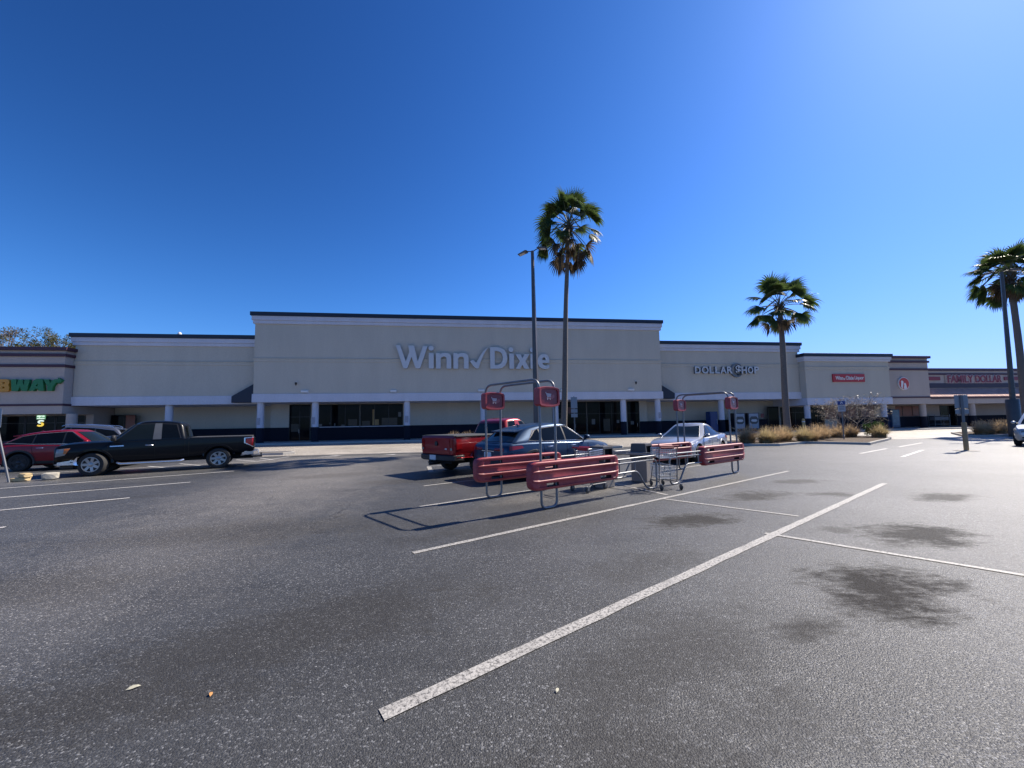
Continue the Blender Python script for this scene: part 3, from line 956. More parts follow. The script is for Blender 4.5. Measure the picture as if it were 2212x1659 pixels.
for z in (0.3, 0.85, 1.4):
    MB().box(-1.2, 1.2, -0.38, 0.38, z, z + 0.04).build('shelf', mat('grey_steel', (0.16, 0.18, 0.20), 0.5), t)
MB().box(-1.1, 1.1, -0.3, 0.3, 0.9, 1.3).build('goods', mat('grey_boxes', (0.15, 0.17, 0.19), 0.7, var=0.6, scale=3), t, bevel=0.02)
t = thing('bollard', 'short pale yellow bollard at the kerb behind the grasses', 'bollard', FP(57.0, -1.1, 0.15), ROT)
MB().lathe([(0.15, 0), (0.15, 1.25), (0.12, 1.35), (0.05, 1.4)], 16).build('post', mat('faded_yellow', (0.42, 0.30, 0.12), 0.6), t, 50)
MB().lathe([(0.155, 1.0), (0.155, 1.1)], 16).build('stripe', white_paint, t, 50)

# ---------------------------------------------------------------- vehicles
def paint(name, col, metal=0.35, rough=0.32, coat=1.0):
    t = NT(name)
    f = t.noise(3.0, 5, 0.7)
    c = t.mix(tuple(x * 0.9 for x in col), tuple(min(1, x * 1.1) for x in col), f)
    t.set(Base_Color=c, Metallic=metal, Roughness=t.math('ADD', rough, t.math('MULTIPLY', t.noise(2.0, 5), 0.12)), Coat_Weight=coat, Specular_IOR_Level=0.5 * coat, Coat_Roughness=t.math('ADD', 0.02, t.math('MULTIPLY', f, 0.06)))
    return t.m


def glass_mat(name, col, spec=0.3):
    t = NT(name)
    t.set(Base_Color=t.mix(col, tuple(x * 2.2 for x in col), t.noise(2.2, 4)), Roughness=0.03, Specular_IOR_Level=spec)
    return t.m


tint = glass_mat('tinted_car_glass', (0.003, 0.004, 0.005), 0.22)
clear = glass_mat('car_windscreen', (0.006, 0.009, 0.010), 0.2)
rubber_t = NT('tyre_rubber')
rubber_t.set(Base_Color=rubber_t.mix((0.012, 0.012, 0.012), (0.035, 0.033, 0.03), rubber_t.noise(12, 4)), Roughness=0.8)
rubber = rubber_t.m
trim_black = mat('black_plastic', (0.018, 0.018, 0.020), 0.55, var=0.2)
under_black = mat('wheel_well', (0.006, 0.006, 0.006), 0.9)
chrome = mat('chrome', (0.72, 0.73, 0.75), 0.26, 0.9, var=0.05)
alloy = mat('alloy_rim', (0.34, 0.35, 0.36), 0.35, 0.8, var=0.1)
dark_alloy = mat('dark_rim', (0.03, 0.03, 0.035), 0.35, 0.6)
lamp_glass = mat('headlight_glass', (0.26, 0.26, 0.25), 0.2, 0.3, var=0.3, scale=14)
amber = mat('amber_lens', (0.42, 0.12, 0.02), 0.2)
red_lens = mat('red_lens', (0.28, 0.008, 0.010), 0.15, var=0.3, scale=12)
plate_mat = mat('licence_plate', (0.62, 0.64, 0.66), 0.5, var=0.3, scale=24)


def smoothpts(rows, x):
    """monotone-ish interpolation through the station rows"""
    if x <= rows[0][0]:
        return rows[0][1:]
    if x >= rows[-1][0]:
        return rows[-1][1:]
    for i in range(len(rows) - 1):
        if rows[i][0] <= x <= rows[i + 1][0]:
            break
    a, b = rows[i], rows[i + 1]
    t = (x - a[0]) / (b[0] - a[0])
    out = []
    for k in range(1, len(a)):
        d = (b[k] - a[k]) / (b[0] - a[0])
        d0 = (a[k] - rows[i - 1][k]) / (a[0] - rows[i - 1][0]) if i > 0 else d
        d1 = (rows[i + 2][k] - b[k]) / (rows[i + 2][0] - b[0]) if i + 2 < len(rows) else d
        m0 = 0 if d0 * d <= 0 else 2 * d0 * d / (d0 + d)
        m1 = 0 if d1 * d <= 0 else 2 * d1 * d / (d1 + d)
        h = b[0] - a[0]
        h00, h10, h01, h11 = 2 * t ** 3 - 3 * t ** 2 + 1, t ** 3 - 2 * t ** 2 + t, -2 * t ** 3 + 3 * t ** 2, t ** 3 - t ** 2
        out.append(h00 * a[k] + h10 * h * m0 + h01 * b[k] + h11 * h * m1)
    return out


class Car:
    """lower body lofted through stations (x, z_bottom, z_shoulder, z_top, half widths at sill / waist / shoulder / top edge)"""
    def __init__(s, root, st, g, body_m, wheels):
        s.r, s.st, s.g, s.m, s.wh = root, st, g, body_m, wheels
        s.x0, s.x1 = st[0][0], st[-1][0]

    def half(s, x):
        zb, zs, zt, hb, hm, hs, ht = smoothpts(s.st, x)
        return [(0, zb), (hb * 0.55, zb), (hb - 0.05, zb), (hb, zb + 0.05), (hm - 0.012, zb + 0.30 * (zs - zb)), (hm, zb + 0.55 * (zs - zb)), (hm - 0.004, zb + 0.78 * (zs - zb)),
                (hs, zs), (hs - 0.03, zs + 0.5 * max(0.012, zt - zs)), (ht, zt - 0.012), (ht * 0.55, zt), (0, zt + 0.004)]

    def body(s, name='body'):
        mb = MB()
        n = 56
        xs = [s.x0 + (s.x1 - s.x0) * i / n for i in range(n + 1)]
        for row in s.st:
            xs.append(row[0])
        xs = sorted(set(round(x, 4) for x in xs))
        rows = []
        for x in xs:
            h = s.half(x)
            rows.append([(x, y, z) for y, z in h] + [(x, -y, z) for y, z in h[-2:0:-1]])
        w = len(rows[0])
        vs = [p for r_ in rows for p in r_]
        fs = []
        for i in range(len(rows) - 1):
            for j in range(w):
                j2 = (j + 1) % w
                fs.append((i * w + j, i * w + j2, (i + 1) * w + j2, (i + 1) * w + j))
        fs.append(tuple(range(w)))
        fs.append(tuple((len(rows) - 1) * w + j for j in range(w))[::-1])
        mb.add(vs, fs)
        o = mb.build(name, s.m, s.r)
        cut = []
        for (wx, wr, wy) in s.wh:
            for sg in (1, -1):
                c = MB()
                c.lathe([(wr + 0.075, -0.22), (wr + 0.075, 0.34)], 36, 'y', at=(wx, sg * wy, wr + 0.01))
                if sg < 0:
                    c = MB().lathe([(wr + 0.075, -0.34), (wr + 0.075, 0.22)], 36, 'y', at=(wx, sg * wy, wr + 0.01))
                c.material = under_black
                cut.append(c)
        boolean_cut(o, cut)
        o.data.shade_smooth()
        o.data.set_sharp_from_angle(angle=R(32))
        s.o = o
        return o

    def sy(s, x, z):
        """half width of the body side at (x, z)"""
        h = s.half(x)
        for (y0, z0), (y1, z1) in zip(h[2:-1], h[3:]):
            if z0 <= z <= z1 and z1 > z0:
                return y0 + (y1 - y0) * (z - z0) / (z1 - z0)
        return h[5][0] if z < h[7][1] else h[9][0]

    def side_patch(s, name, corners, m_, off=0.006, sides=(1, -1), nx=8, nz=4, th=0.0, parent=None, smooth=40):
        """skin patch on the flank: corners (x, z) as front-bottom, rear-bottom, rear-top, front-top"""
        out = []
        for sg in sides:
            rows = []
            for i in range(nz + 1):
                v = i / nz
                row = []
                for j in range(nx + 1):
                    u = j / nx
                    a = [corners[0][k] * (1 - u) + corners[1][k] * u for k in (0, 1)]
                    b = [corners[3][k] * (1 - u) + corners[2][k] * u for k in (0, 1)]
                    x, z = a[0] * (1 - v) + b[0] * v, a[1] * (1 - v) + b[1] * v
                    row.append((x, sg * (s.sy(x, z) + off), z))
                rows.append(row)
            back = [[(p[0], p[1] - sg * (off + 0.02), p[2]) for p in row] for row in rows]
            out.append(shell(rows, back).build(name, m_, parent or s.r, smooth))
        return out

    def fx(s, y, z, front=True):
        """where the nose (or tail) surface lies at (y, z)"""
        lo, hi = (0, s.x1) if front else (s.x0, 0)
        rng = 60
        x = s.x1 if front else s.x0
        for i in range(rng):
            h = s.half(x)
            if s.sy(x, z) >= abs(y) and h[0][1] <= z <= h[-1][1] + 0.01:
                break
            x += -0.012 if front else 0.012
        return x

    def end_patch(s, name, corners, m_, front=True, off=0.006, ny=8, nz=4, parent=None):
        """skin patch on nose or tail: corners (y, z) bottom-left, bottom-right, top-right, top-left"""
        rows = []
        sg = 1 if front else -1
        for i in range(nz + 1):
            v = i / nz
            row = []
            for j in range(ny + 1):
                u = j / ny
                a = [corners[0][k] * (1 - u) + corners[1][k] * u for k in (0, 1)]
                b = [corners[3][k] * (1 - u) + corners[2][k] * u for k in (0, 1)]
                y, z = a[0] * (1 - v) + b[0] * v, a[1] * (1 - v) + b[1] * v
                row.append((s.fx(y, z, front) + sg * off, y, z))
            rows.append(row)
        back = [[(p[0] - sg * (off + 0.03), p[1], p[2]) for p in row] for row in rows]
        return shell(rows, back).build(name, m_, parent or s.r, 40)

    # ---- cabin
    def F(s, v):
        return s.g['fb'] + (s.g['ft'] - s.g['fb']) * v + s.g.get('hf', 0.0) * (4 * v * (1 - v)) - 0.07 * max(0.0, (v - 0.8) / 0.2) ** 2

    def B(s, v):
        return s.g['rb'] + (s.g['rt'] - s.g['rb']) * v - s.g.get('hr', 0.0) * (4 * v * (1 - v)) + 0.05 * max(0.0, (v - 0.8) / 0.2) ** 2

    def Wd(s, v):
        return s.g['wb'] + (s.g['wt'] - s.g['wb']) * max(v, 0.0) ** 1.25

    def Z(s, x, v):
        g = s.g
        t = (x - g['rb']) / (g['fb'] - g['rb'])
        zb = g['zr'] + (g['zf'] - g['zr']) * t
        xm = g.get('xm', (g['ft'] + g['rt']) / 2 + 0.1)
        zt = g['zt'] - g.get('arch', 0.10) * ((x - xm) / (0.5 * (g['ft'] - g['rt']))) ** 2 * (1 if abs(x - xm) < 3 else 0)
        return zb + (zt - zb) * v

    def cabin(s, name='cabin'):
        g = s.g
        bf, br, rc = g.get('bowf', 0.18), g.get('bowr', 0.08), 0.14
        rings = []

        def ring(v, inset=0.0, lift=0.0):
            W_ = s.Wd(v) - inset
            f, b = s.F(v) - inset * 1.3, s.B(v) + inset * 1.3
            pts = []
            k = 6
            for i in range(k + 1):                       # windscreen, centre to corner
                y = (W_ - rc) * i / k
                pts.append((f - bf * (y / W_) ** 2, y))
            fx = f - bf * ((W_ - rc) / W_) ** 2
            for a in (30, 60, 90):
                pts.append((fx - rc * 0.9 * math.sin(R(a)) * 0.9 + 0.0, W_ - rc + rc * math.sin(R(a)) if a < 90 else W_))
            bx = b + br * ((W_ - rc) / W_) ** 2
            x_a, x_b = pts[-1][0], bx + rc * 0.8
            for i in range(1, 9):
                pts.append((x_a + (x_b - x_a) * i / 8, W_))
            for a in (60, 30, 0):
                pts.append((bx + rc * 0.8 * (1 - math.cos(R(a))), W_ - rc + rc * math.sin(R(a))))
            for i in range(k - 1, -1, -1):
                y = (W_ - rc) * i / k
                pts.append((b + br * (y / W_) ** 2, y))
            full = pts + [(x, -y) for x, y in pts[-2:0:-1]]
            return [(x, y, s.Z(x, v) + lift) for x, y in full]

        for v in (-0.12, 0.0, 0.2, 0.4, 0.6, 0.8, 0.93, 1.0):
            rings.append(ring(v))
        for ins, lf in ((0.035, 0.022), (0.10, 0.042), (0.25, 0.058), (0.48, 0.066)):
            rings.append(ring(1.0, ins, lf))
        w = len(rings[0])
        vs = [p for r_ in rings for p in r_]
        fs = [(i * w + j, i * w + (j + 1) % w, (i + 1) * w + (j + 1) % w, (i + 1) * w + j) for i in range(len(rings) - 1) for j in range(w)]
        fs.append(tuple((len(rings) - 1) * w + j for j in range(w)))
        return MB().add(vs, fs).build(name, s.m, s.r, 40)

    def side_window(s, name, corners, m_, off=0.006, sides=(1, -1), parent=None, nx=5, nz=4):
        """corners in (x, v): front-bottom, rear-bottom, rear-top, front-top"""
        out = []
        for sg in sides:
            rows = []
            for i in range(nz + 1):
                t = i / nz
                row = []
                for j in range(nx + 1):
                    u = j / nx
                    a = [corners[0][k] * (1 - u) + corners[1][k] * u for k in (0, 1)]
                    b = [corners[3][k] * (1 - u) + corners[2][k] * u for k in (0, 1)]
                    x, v = a[0] * (1 - t) + b[0] * t, a[1] * (1 - t) + b[1] * t
                    row.append((x, sg * (s.Wd(v) + off), s.Z(x, v)))
                rows.append(row)
            back = [[(p[0], p[1] - sg * (off + 0.02), p[2]) for p in row] for row in rows]
            out.append(shell(rows, back).build(name, m_, parent or s.r, 40))
        return out

    def screen(s, name, v0, v1, frac, m_, front=True, off=0.008, parent=None):
        g = s.g
        bow = g.get('bowf', 0.18) if front else g.get('bowr', 0.08)
        rows = []
        for i in range(7):
            v = v0 + (v1 - v0) * i / 6
            W_ = s.Wd(v)
            lim = (W_ - 0.10) * frac
            row = []
            for j in range(13):
                y = -lim + 2 * lim * j / 12
                x = (s.F(v) - bow * (y / W_) ** 2 + off) if front else (s.B(v) + bow * (y / W_) ** 2 - off)
                row.append((x, y, s.Z(x, v) + 0.006))
            rows.append(row)
        sg = 1 if front else -1
        back = [[(p[0] - sg * (off + 0.03), p[1], p[2] - 0.012) for p in row] for row in rows]
        return shell(rows, back).build(name, m_, parent or s.r, 40)

    def add_wheels(s, style='alloy', spokes=7, steer=0.0, w=0.24, rim_m=None, rim_r=0.68):
        rim_m = rim_m or alloy
        for k, (wx, wr, wy) in enumerate(s.wh):
            for sg in (1, -1):
                wob = thing_part('wheel', s.r, (wx, sg * wy, wr))
                wob.rotation_euler = (0, 0, (steer if wx > 0 else 0.0) + (0 if sg > 0 else math.pi))
                h = w / 2
                rr = wr * rim_r
                MB().lathe([(rr, -h + 0.02), (wr - 0.03, -h), (wr - 0.005, -h + 0.035), (wr, 0), (wr - 0.005, h - 0.035), (wr - 0.03, h), (rr + 0.03, h + 0.006), (rr, h - 0.02)], 36, 'y').build('tyre', rubber, wob, 35)
                rm = MB()
                rm.lathe([(rr + 0.004, h - 0.025), (rr + 0.004, h + 0.002), (rr - 0.022, h + 0.002), (rr - 0.03, h - 0.03), (rr - 0.035, -0.02), (rr + 0.004, -0.02)], 36, 'y')
                for i in range(spokes):
                    a = 2 * math.pi * i / spokes
                    t0, t1 = 0.055, 0.035
                    ca, sa = math.cos(a), math.sin(a)
                    hub = 0.05

                    def pt(r_, t_, y):
                        return (ca * r_ - sa * t_, y, sa * r_ + ca * t_)
                    rm.add([pt(hub, -t0, h - 0.075), pt(hub, t0, h - 0.075), pt(rr - 0.02, t1 * 1.5, h - 0.05), pt(rr - 0.02, -t1 * 1.5, h - 0.05),
                            pt(hub, -t0 * 0.8, h - 0.02), pt(hub, t0 * 0.8, h - 0.02), pt(rr - 0.02, t1 * 1.2, h - 0.006), pt(rr - 0.02, -t1 * 1.2, h - 0.006)],
                           [(3, 2, 1, 0), (4, 5, 6, 7), (0, 1, 5, 4), (1, 2, 6, 5), (2, 3, 7, 6), (3, 0, 4, 7)])
                rm.lathe([(0.085, h - 0.08), (0.085, h - 0.022), (0.055, h - 0.004), (0.01, h - 0.002)], 18, 'y')
                rm.build('rim', rim_m, wob, 35)
                MB().lathe([(rr * 0.72, -0.01), (rr * 0.72, 0.015)], 24, 'y').build('brake_disc', under_black if rim_m is dark_alloy else mat('brake_disc', (0.10, 0.10, 0.10), 0.4, 0.8), wob, 40)

    def arches(s, m_, flare=0.035, a0=-12, a1=192):
        for (wx, wr, wy) in s.wh:
            for sg in (1, -1):
                rows = []
                rad = wr + 0.08
                for i in range(22):
                    a = R(a0 + (a1 - a0) * i / 21)
                    row = []
                    for dr, dy in ((-0.01, -0.05), (-0.008, flare), (0.055, flare), (0.075, -0.03)):
                        x, z = wx + (rad + dr) * math.cos(a), wr + 0.01 + (rad + dr) * math.sin(a)
                        z = max(z, s.half(min(max(x, s.x0), s.x1))[0][1] - 0.02)
                        row.append((x, sg * (s.sy(min(max(x, s.x0), s.x1), max(0.45, z)) + dy), z))
                    rows.append(row)
                MB().grid(rows).build('wheel_arch', m_, s.r, 40)

    def mirrors(s, x, z, m_, out=0.2, size=(0.12, 0.17, 0.16)):
        for sg in (1, -1):
            y = s.Wd(0.0)
            mb = MB()
            a, b, c = size
            yc = y + out
            n = 10
            rows = []
            for i in range(6):
                u = i / 5
                sc = (0.35 + 0.65 * math.sin(math.pi * min(1.0, 0.25 + u * 0.62))) if i < 5 else 0.05
                xx = x - a * 0.5 + a * u
                rows.append([(xx, sg * (yc + b / 1.0 * 0.5 * sc * math.cos(2 * math.pi * j / n)), z + c * 0.5 * sc * math.sin(2 * math.pi * j / n)) for j in range(n)])
            vs = [p for r_ in rows for p in r_]
            fs = [(i * n + j, i * n + (j + 1) % n, (i + 1) * n + (j + 1) % n, (i + 1) * n + j) for i in range(5) for j in range(n)]
            fs += [tuple(range(n)), tuple(5 * n + j for j in range(n))]
            mb.add(vs, fs)
            mo = mb.build('mirror', m_, s.r, 50)
            MB().tube([(x + 0.02, sg * (y - 0.05), z - c * 0.45), (x, sg * (yc - b * 0.1), z - c * 0.3)], 0.03, 6).build('arm', trim_black, mo, 50)

    def handle(s, x, z, m_, door_parent=None):
        for sg in (1, -1):
            y = sg * (s.sy(x, z) + 0.028)
            MB().tube([(x + 0.10, y - sg * 0.03, z), (x + 0.08, y, z), (x - 0.08, y, z), (x - 0.10, y - sg * 0.03, z)], 0.016, 6).build('door_handle', m_, s.r, 50)

    def seam(s, pts, w=0.012):
        """door gap following the flank"""
        for sg in (1, -1):
            mb = MB()
            path = []
            for (xa, za), (xb, zb) in zip(pts, pts[1:]):
                for i in range(7):
                    t = i / 6
                    x, z = xa + (xb - xa) * t, za + (zb - za) * t
                    path.append((x, sg * (s.sy(x, z) + 0.0005), z))
            mb.tube(path, w / 2, 4, caps=True)
            mb.build('door_gap', under_black, s.r)


def thing_part(name, parent, loc):
    o = bpy.data.objects.new(name, None)
    C.objects.link(o)
    o.parent = parent
    o.location = loc
    o.empty_display_size = 0.1
    return o


def shell(front, back):
    """closed thin solid between two equal grids"""
    w, h = len(front[0]), len(front)
    mb = MB()
    vs = [p for r_ in front for p in r_] + [p for r_ in back for p in r_]
    o = w * h
    fs = []
    for i in range(h - 1):
        for j in range(w - 1):
            a = (i * w + j, i * w + j + 1, (i + 1) * w + j + 1, (i + 1) * w + j)
            fs.append(a)
            fs.append(tuple(k + o for k in a[::-1]))
    edge = [j for j in range(w)] + [i * w + w - 1 for i in range(1, h)] + [(h - 1) * w + j for j in range(w - 2, -1, -1)] + [i * w for i in range(h - 2, 0, -1)]
    for a, b in zip(edge, edge[1:] + edge[:1]):
        fs.append((a, a + o, b + o, b))
    return mb.add(vs, fs)


def pickup(label, loc, rz, kind):
    """extended-cab pickup; x forward"""
    big = kind == 'black'
    root = thing('pickup_truck', label, 'pickup truck', (*loc, 0), rz)
    if big:
        pm = paint('black_truck_paint', (0.003, 0.004, 0.006), 0.0, 0.3, 0.28)
        xf, xr, fo, ro = 1.74, -1.80, 0.98, 1.16
        wr, wy = 0.405, 0.86
        st = [(xr - ro, 0.62, 1.14, 1.17, 0.90, 0.93, 0.92, 0.88), (xr - ro + 0.05, 0.58, 1.19, 1.24, 0.93, 0.97, 0.96, 0.93), (xr, 0.56, 1.20, 1.25, 0.94, 0.985, 0.97, 0.94), (-0.55, 0.47, 1.18, 1.23, 0.94, 0.98, 0.965, 0.93),
              (0.9, 0.45, 1.15, 1.21, 0.94, 0.98, 0.955, 0.85), (1.30, 0.47, 1.12, 1.22, 0.94, 0.98, 0.95, 0.80), (xf, 0.52, 1.09, 1.22, 0.94, 0.985, 0.94, 0.76), (xf + 0.60, 0.52, 1.06, 1.18, 0.93, 0.97, 0.92, 0.74),
              (xf + fo - 0.12, 0.50, 1.02, 1.12, 0.90, 0.94, 0.90, 0.70), (xf + fo - 0.02, 0.48, 0.98, 1.06, 0.82, 0.86, 0.83, 0.64)]
        g = dict(fb=1.50, ft=0.86, rb=-0.80, rt=-0.68, zf=1.19, zr=1.23, zt=1.87, wb=0.93, wt=0.72, bowf=0.22, bowr=0.03, arch=0.05)
    else:
        pm = paint('red_truck_paint', (0.26, 0.004, 0.010), 0.4, 0.3, 0.7)
        xf, xr, fo, ro = 1.80, -1.78, 0.85, 1.12
        wr, wy = 0.375, 0.80
        st = [(xr - ro, 0.66, 1.14, 1.17, 0.84, 0.87, 0.86, 0.82), (xr - ro + 0.05, 0.60, 1.18, 1.23, 0.88, 0.915, 0.90, 0.87), (xr, 0.55, 1.18, 1.23, 0.89, 0.935, 0.915, 0.88), (-0.5, 0.45, 1.14, 1.19, 0.88, 0.93, 0.91, 0.88),
              (0.9, 0.43, 1.08, 1.14, 0.88, 0.93, 0.90, 0.80), (1.3, 0.45, 1.05, 1.13, 0.88, 0.93, 0.90, 0.74), (xf, 0.50, 0.98, 1.08, 0.88, 0.94, 0.89, 0.70), (xf + 0.5, 0.50, 0.92, 1.03, 0.87, 0.92, 0.86, 0.66),
              (xf + fo - 0.14, 0.48, 0.86, 0.96, 0.84, 0.88, 0.82, 0.6), (xf + fo - 0.02, 0.46, 0.78, 0.87, 0.72, 0.76, 0.72, 0.5)]
        g = dict(fb=1.22, ft=0.58, rb=-0.72, rt=-0.58, zf=1.12, zr=1.18, zt=1.74, wb=0.875, wt=0.68, bowf=0.2, bowr=0.04, arch=0.05)
    c = Car(root, st, g, pm, [(xf, wr, wy), (xr, wr, wy)])
    c.body()
    c.cabin()
    zt = lambda x: smoothpts(st, x)[2]
    rear = xr - ro
    # windows
    c.side_window('window_trim', [(g['fb'] - 0.30, 0.03), (g['rb'] + 0.17, 0.03), (g['rt'] + 0.20, 0.93), (g['ft'] - 0.20, 0.93)], trim_black, 0.003)
    c.side_window('side_window', [(g['fb'] - 0.34, 0.06), (0.20, 0.06), (0.18, 0.90), (g['ft'] - 0.22, 0.90)], tint if not big else clear, 0.008)
    c.side_window('side_window', [(-0.06, 0.06), (g['rb'] + 0.20, 0.06), (g['rt'] + 0.23, 0.90), (-0.04, 0.90)], tint, 0.008)
    c.side_window('door_pillar', [(0.19, 0.02), (-0.05, 0.02), (-0.03, 0.94), (0.17, 0.94)], pm if not big else mat('grey_pillar', (0.10, 0.105, 0.11), 0.35), 0.011)
    c.screen('windscreen', 0.05, 0.93, 0.98, clear)
    c.screen('rear_window', 0.10, 0.86, 0.92, tint, False)
    # gap between cab and bed, tonneau over the bed
    for sg in (1, -1):
        MB().tube([(g['rb'] - 0.06, sg * (c.sy(g['rb'] - 0.06, z) - 0.001), z) for z in (0.56, 0.7, 0.85, 1.0, 1.12)], 0.011, 4).build('bed_gap', under_black, root)
    tn = MB().box(rear + 0.05, g['rb'] - 0.10, -0.80, 0.80, zt(-1.5) - 0.02, zt(-1.5) + 0.025)
    tn.build('bed_cover', mat('grey_tonneau', (0.045, 0.046, 0.048), 0.7), root, bevel=0.012)
    for sg in (1, -1):
        MB().box(rear + 0.05, g['rb'] - 0.08, sg * 0.885 - 0.05, sg * 0.885 + 0.05, zt(-1.5) - 0.03, zt(-1.5) + 0.012).build('bed_rail', trim_black, root, bevel=0.01)
    # nose
    yb = 0.5 if big else 0.45
    c.end_patch('grille', [(-yb, 0.72), (yb, 0.72), (yb * 1.06, 1.0 if big else 0.90), (-yb * 1.06, 1.0 if big else 0.90)], trim_black if not big else chrome, True, 0.012)
    if big:
        for z in (0.765, 0.845, 0.925):
            c.end_patch('grille_bar', [(-yb * 0.95, z - 0.028), (yb * 0.95, z - 0.028), (yb * 0.95, z + 0.028), (-yb * 0.95, z + 0.028)], under_black, True, 0.018)
    for sg in (1, -1):
        x1 = xf + fo
        ys = [(sg * 0.55, 0.70), (sg * 0.80, 0.72), (sg * 0.78, 1.00 if big else 0.88), (sg * 0.53, 0.96 if big else 0.86)]
        c.end_patch('headlight', ys if sg > 0 else [ys[1], ys[0], ys[3], ys[2]], lamp_glass, True, 0.014)
        c.side_patch('headlight', [(x1 - 0.06, 0.70), (x1 - 0.30, 0.76), (x1 - 0.42, 1.00 if big else 0.88), (x1 - 0.10, 0.97 if big else 0.86)], lamp_glass, 0.010, (sg,))
        c.side_patch('turn_signal', [(x1 - 0.27, 0.80), (x1 - 0.33, 0.82), (x1 - 0.425, 0.99 if big else 0.87), (x1 - 0.28, 0.98 if big else 0.86)], amber, 0.014, (sg,))
    x1 = xf + fo
    bm_ = chrome if big else pm
    bp = [(x1 - 0.52, -1), (x1 - 0.12, -0.9), (x1 + 0.03, -0.66), (x1 + 0.07, 0.0), (x1 + 0.03, 0.66), (x1 - 0.12, 0.9), (x1 - 0.52, 1)]
    rows = []
    for x, t in bp:
        y = t * 0.965 * (1.0 if abs(t) < 1 else 0.985)
        rows.append([(x - 0.05, y * 0.97, 0.40), (x, y, 0.42), (x + 0.012, y, 0.55), (x, y, 0.66), (x - 0.06, y * 0.97, 0.68)])
    back = [[(p[0] - 0.07, p[1] * 0.95, p[2]) for p in r_] for r_ in rows]
    b = shell(rows, back).build('front_bumper', bm_, root, 40)
    for sg in (1, -1):
        MB().lathe([(0.075, 0), (0.075, 0.03)], 16, 'x', at=(x1 - 0.005, sg * 0.70, 0.53)).build('fog_light', trim_black, b)
    MB().box(x1 - 0.45, x1 - 0.12, -0.7, 0.7, 0.28, 0.41).build('skirt', trim_black, root, bevel=0.02)
    # tail
    for sg in (1, -1):
        c.side_patch('taillight', [(rear + 0.27, 0.98 if big else 0.84), (rear + 0.02, 0.84 if big else 0.80), (rear + 0.015, 1.20 if big else 1.13), (rear + 0.26, 1.17 if big else 1.14)], red_lens, 0.012, (sg,))
        if big:
            for cr in ([(rear + 0.30, 0.97), (rear + 0.01, 0.80), (rear + 0.01, 0.83), (rear + 0.30, 1.0)], [(rear + 0.33, 1.165), (rear + 0.01, 1.19), (rear + 0.01, 1.215), (rear + 0.33, 1.195)], [(rear + 0.33, 0.98), (rear + 0.29, 0.96), (rear + 0.29, 1.19), (rear + 0.335, 1.19)]):
                c.side_patch('taillight_trim', cr, chrome, 0.018, (sg,))
        else:
            yy = [(sg * 0.67, 0.78), (sg * 0.83, 0.78), (sg * 0.84, 1.13), (sg * 0.69, 1.13)]
            c.end_patch('taillight', yy if sg > 0 else [yy[1], yy[0], yy[3], yy[2]], red_lens, False, 0.016)
            yy = [(sg * 0.71, 0.785), (sg * 0.81, 0.785), (sg * 0.81, 0.86), (sg * 0.71, 0.86)]
            c.end_patch('reversing_light', yy if sg > 0 else [yy[1], yy[0], yy[3], yy[2]], lamp_glass, False, 0.024)
    zg = (0.70, 1.16) if big else (0.68, 1.15)
    tg = c.end_patch('tailgate', [(-0.66, zg[0]), (0.66, zg[0]), (0.66, zg[1]), (-0.66, zg[1])], pm, False, 0.010)
    c.end_patch('tailgate_ridge', [(-0.66, zg[1] - 0.13), (0.66, zg[1] - 0.13), (0.66, zg[1] - 0.105), (-0.66, zg[1] - 0.105)], pm, False, 0.03, parent=tg)
    if not big:
        MB().lathe([(0.075, rear - 0.045), (0.075, rear - 0.01)], 18, 'x', at=(0, 0.0, 0.99)).build('badge', trim_black, tg)
        c.end_patch('tailgate_ridge', [(-0.60, 0.76), (0.60, 0.76), (0.60, 0.78), (-0.60, 0.78)], pm, False, 0.024, parent=tg)
        MB().box(rear - 0.03, rear - 0.022, -0.55, -0.45, 0.81, 0.85).build('sticker', plate_mat, tg)
    bpx = [(rear + 0.30, -1), (rear + 0.0, -0.98), (rear - 0.13, -0.7), (rear - 0.16, 0), (rear - 0.13, 0.7), (rear + 0.0, 0.98), (rear + 0.30, 1)]
    zlo, zhi = (0.47, 0.66) if big else (0.46, 0.64)
    rows = [[(x + 0.05, t * 0.90, zlo), (x, t * 0.93, zlo + 0.03), (x, t * 0.94, zhi - 0.02), (x + 0.04, t * 0.92, zhi)] for x, t in bpx]
    back = [[(p[0] + 0.10, p[1] * 0.95, p[2]) for p in r_] for r_ in rows]
    rb_ = shell(rows, back).build('rear_bumper', chrome if big else trim_black, root, 40)
    if not big:
        for sg in (1, -1):
            c.side_patch('bumper_corner', [(rear + 0.62, 0.55), (rear + 0.02, 0.56), (rear + 0.02, 0.68), (rear + 0.62, 0.66)], pm, 0.012, (sg,))
    px_ = rear - 0.165
    MB().box(px_ - 0.012, px_ + 0.01, -0.16, 0.16, 0.47 + 0.02, 0.64).build('licence_plate', plate_mat, rb_)
    ht = MB().tube([(rear + 0.2, 0, 0.36), (rear - 0.30, 0, 0.36)], 0.035, 8)
    ht.tube([(rear - 0.26, 0, 0.36), (rear - 0.26, 0, 0.45)], 0.02, 8)
    ht.lathe([(0.01, 0.44), (0.03, 0.45), (0.03, 0.49), (0.01, 0.51)], 12, at=(rear - 0.26, 0, 0))
    ht.build('tow_hitch', trim_black, root, 50)
    MB().box(rear + 0.1, xf + 0.4, -0.62, 0.62, 0.36, 0.60).build('chassis', under_black, root)
    if big:
        for sg in (1, -1):
            MB().tube(rounded([(xf - 0.62, sg * 0.93, 0.42), (xf - 0.72, sg * 1.0, 0.38), (-0.62, sg * 1.0, 0.38), (-0.72, sg * 0.93, 0.42)], 0.1), 0.045, 8).build('side_step', chrome, root, 50)
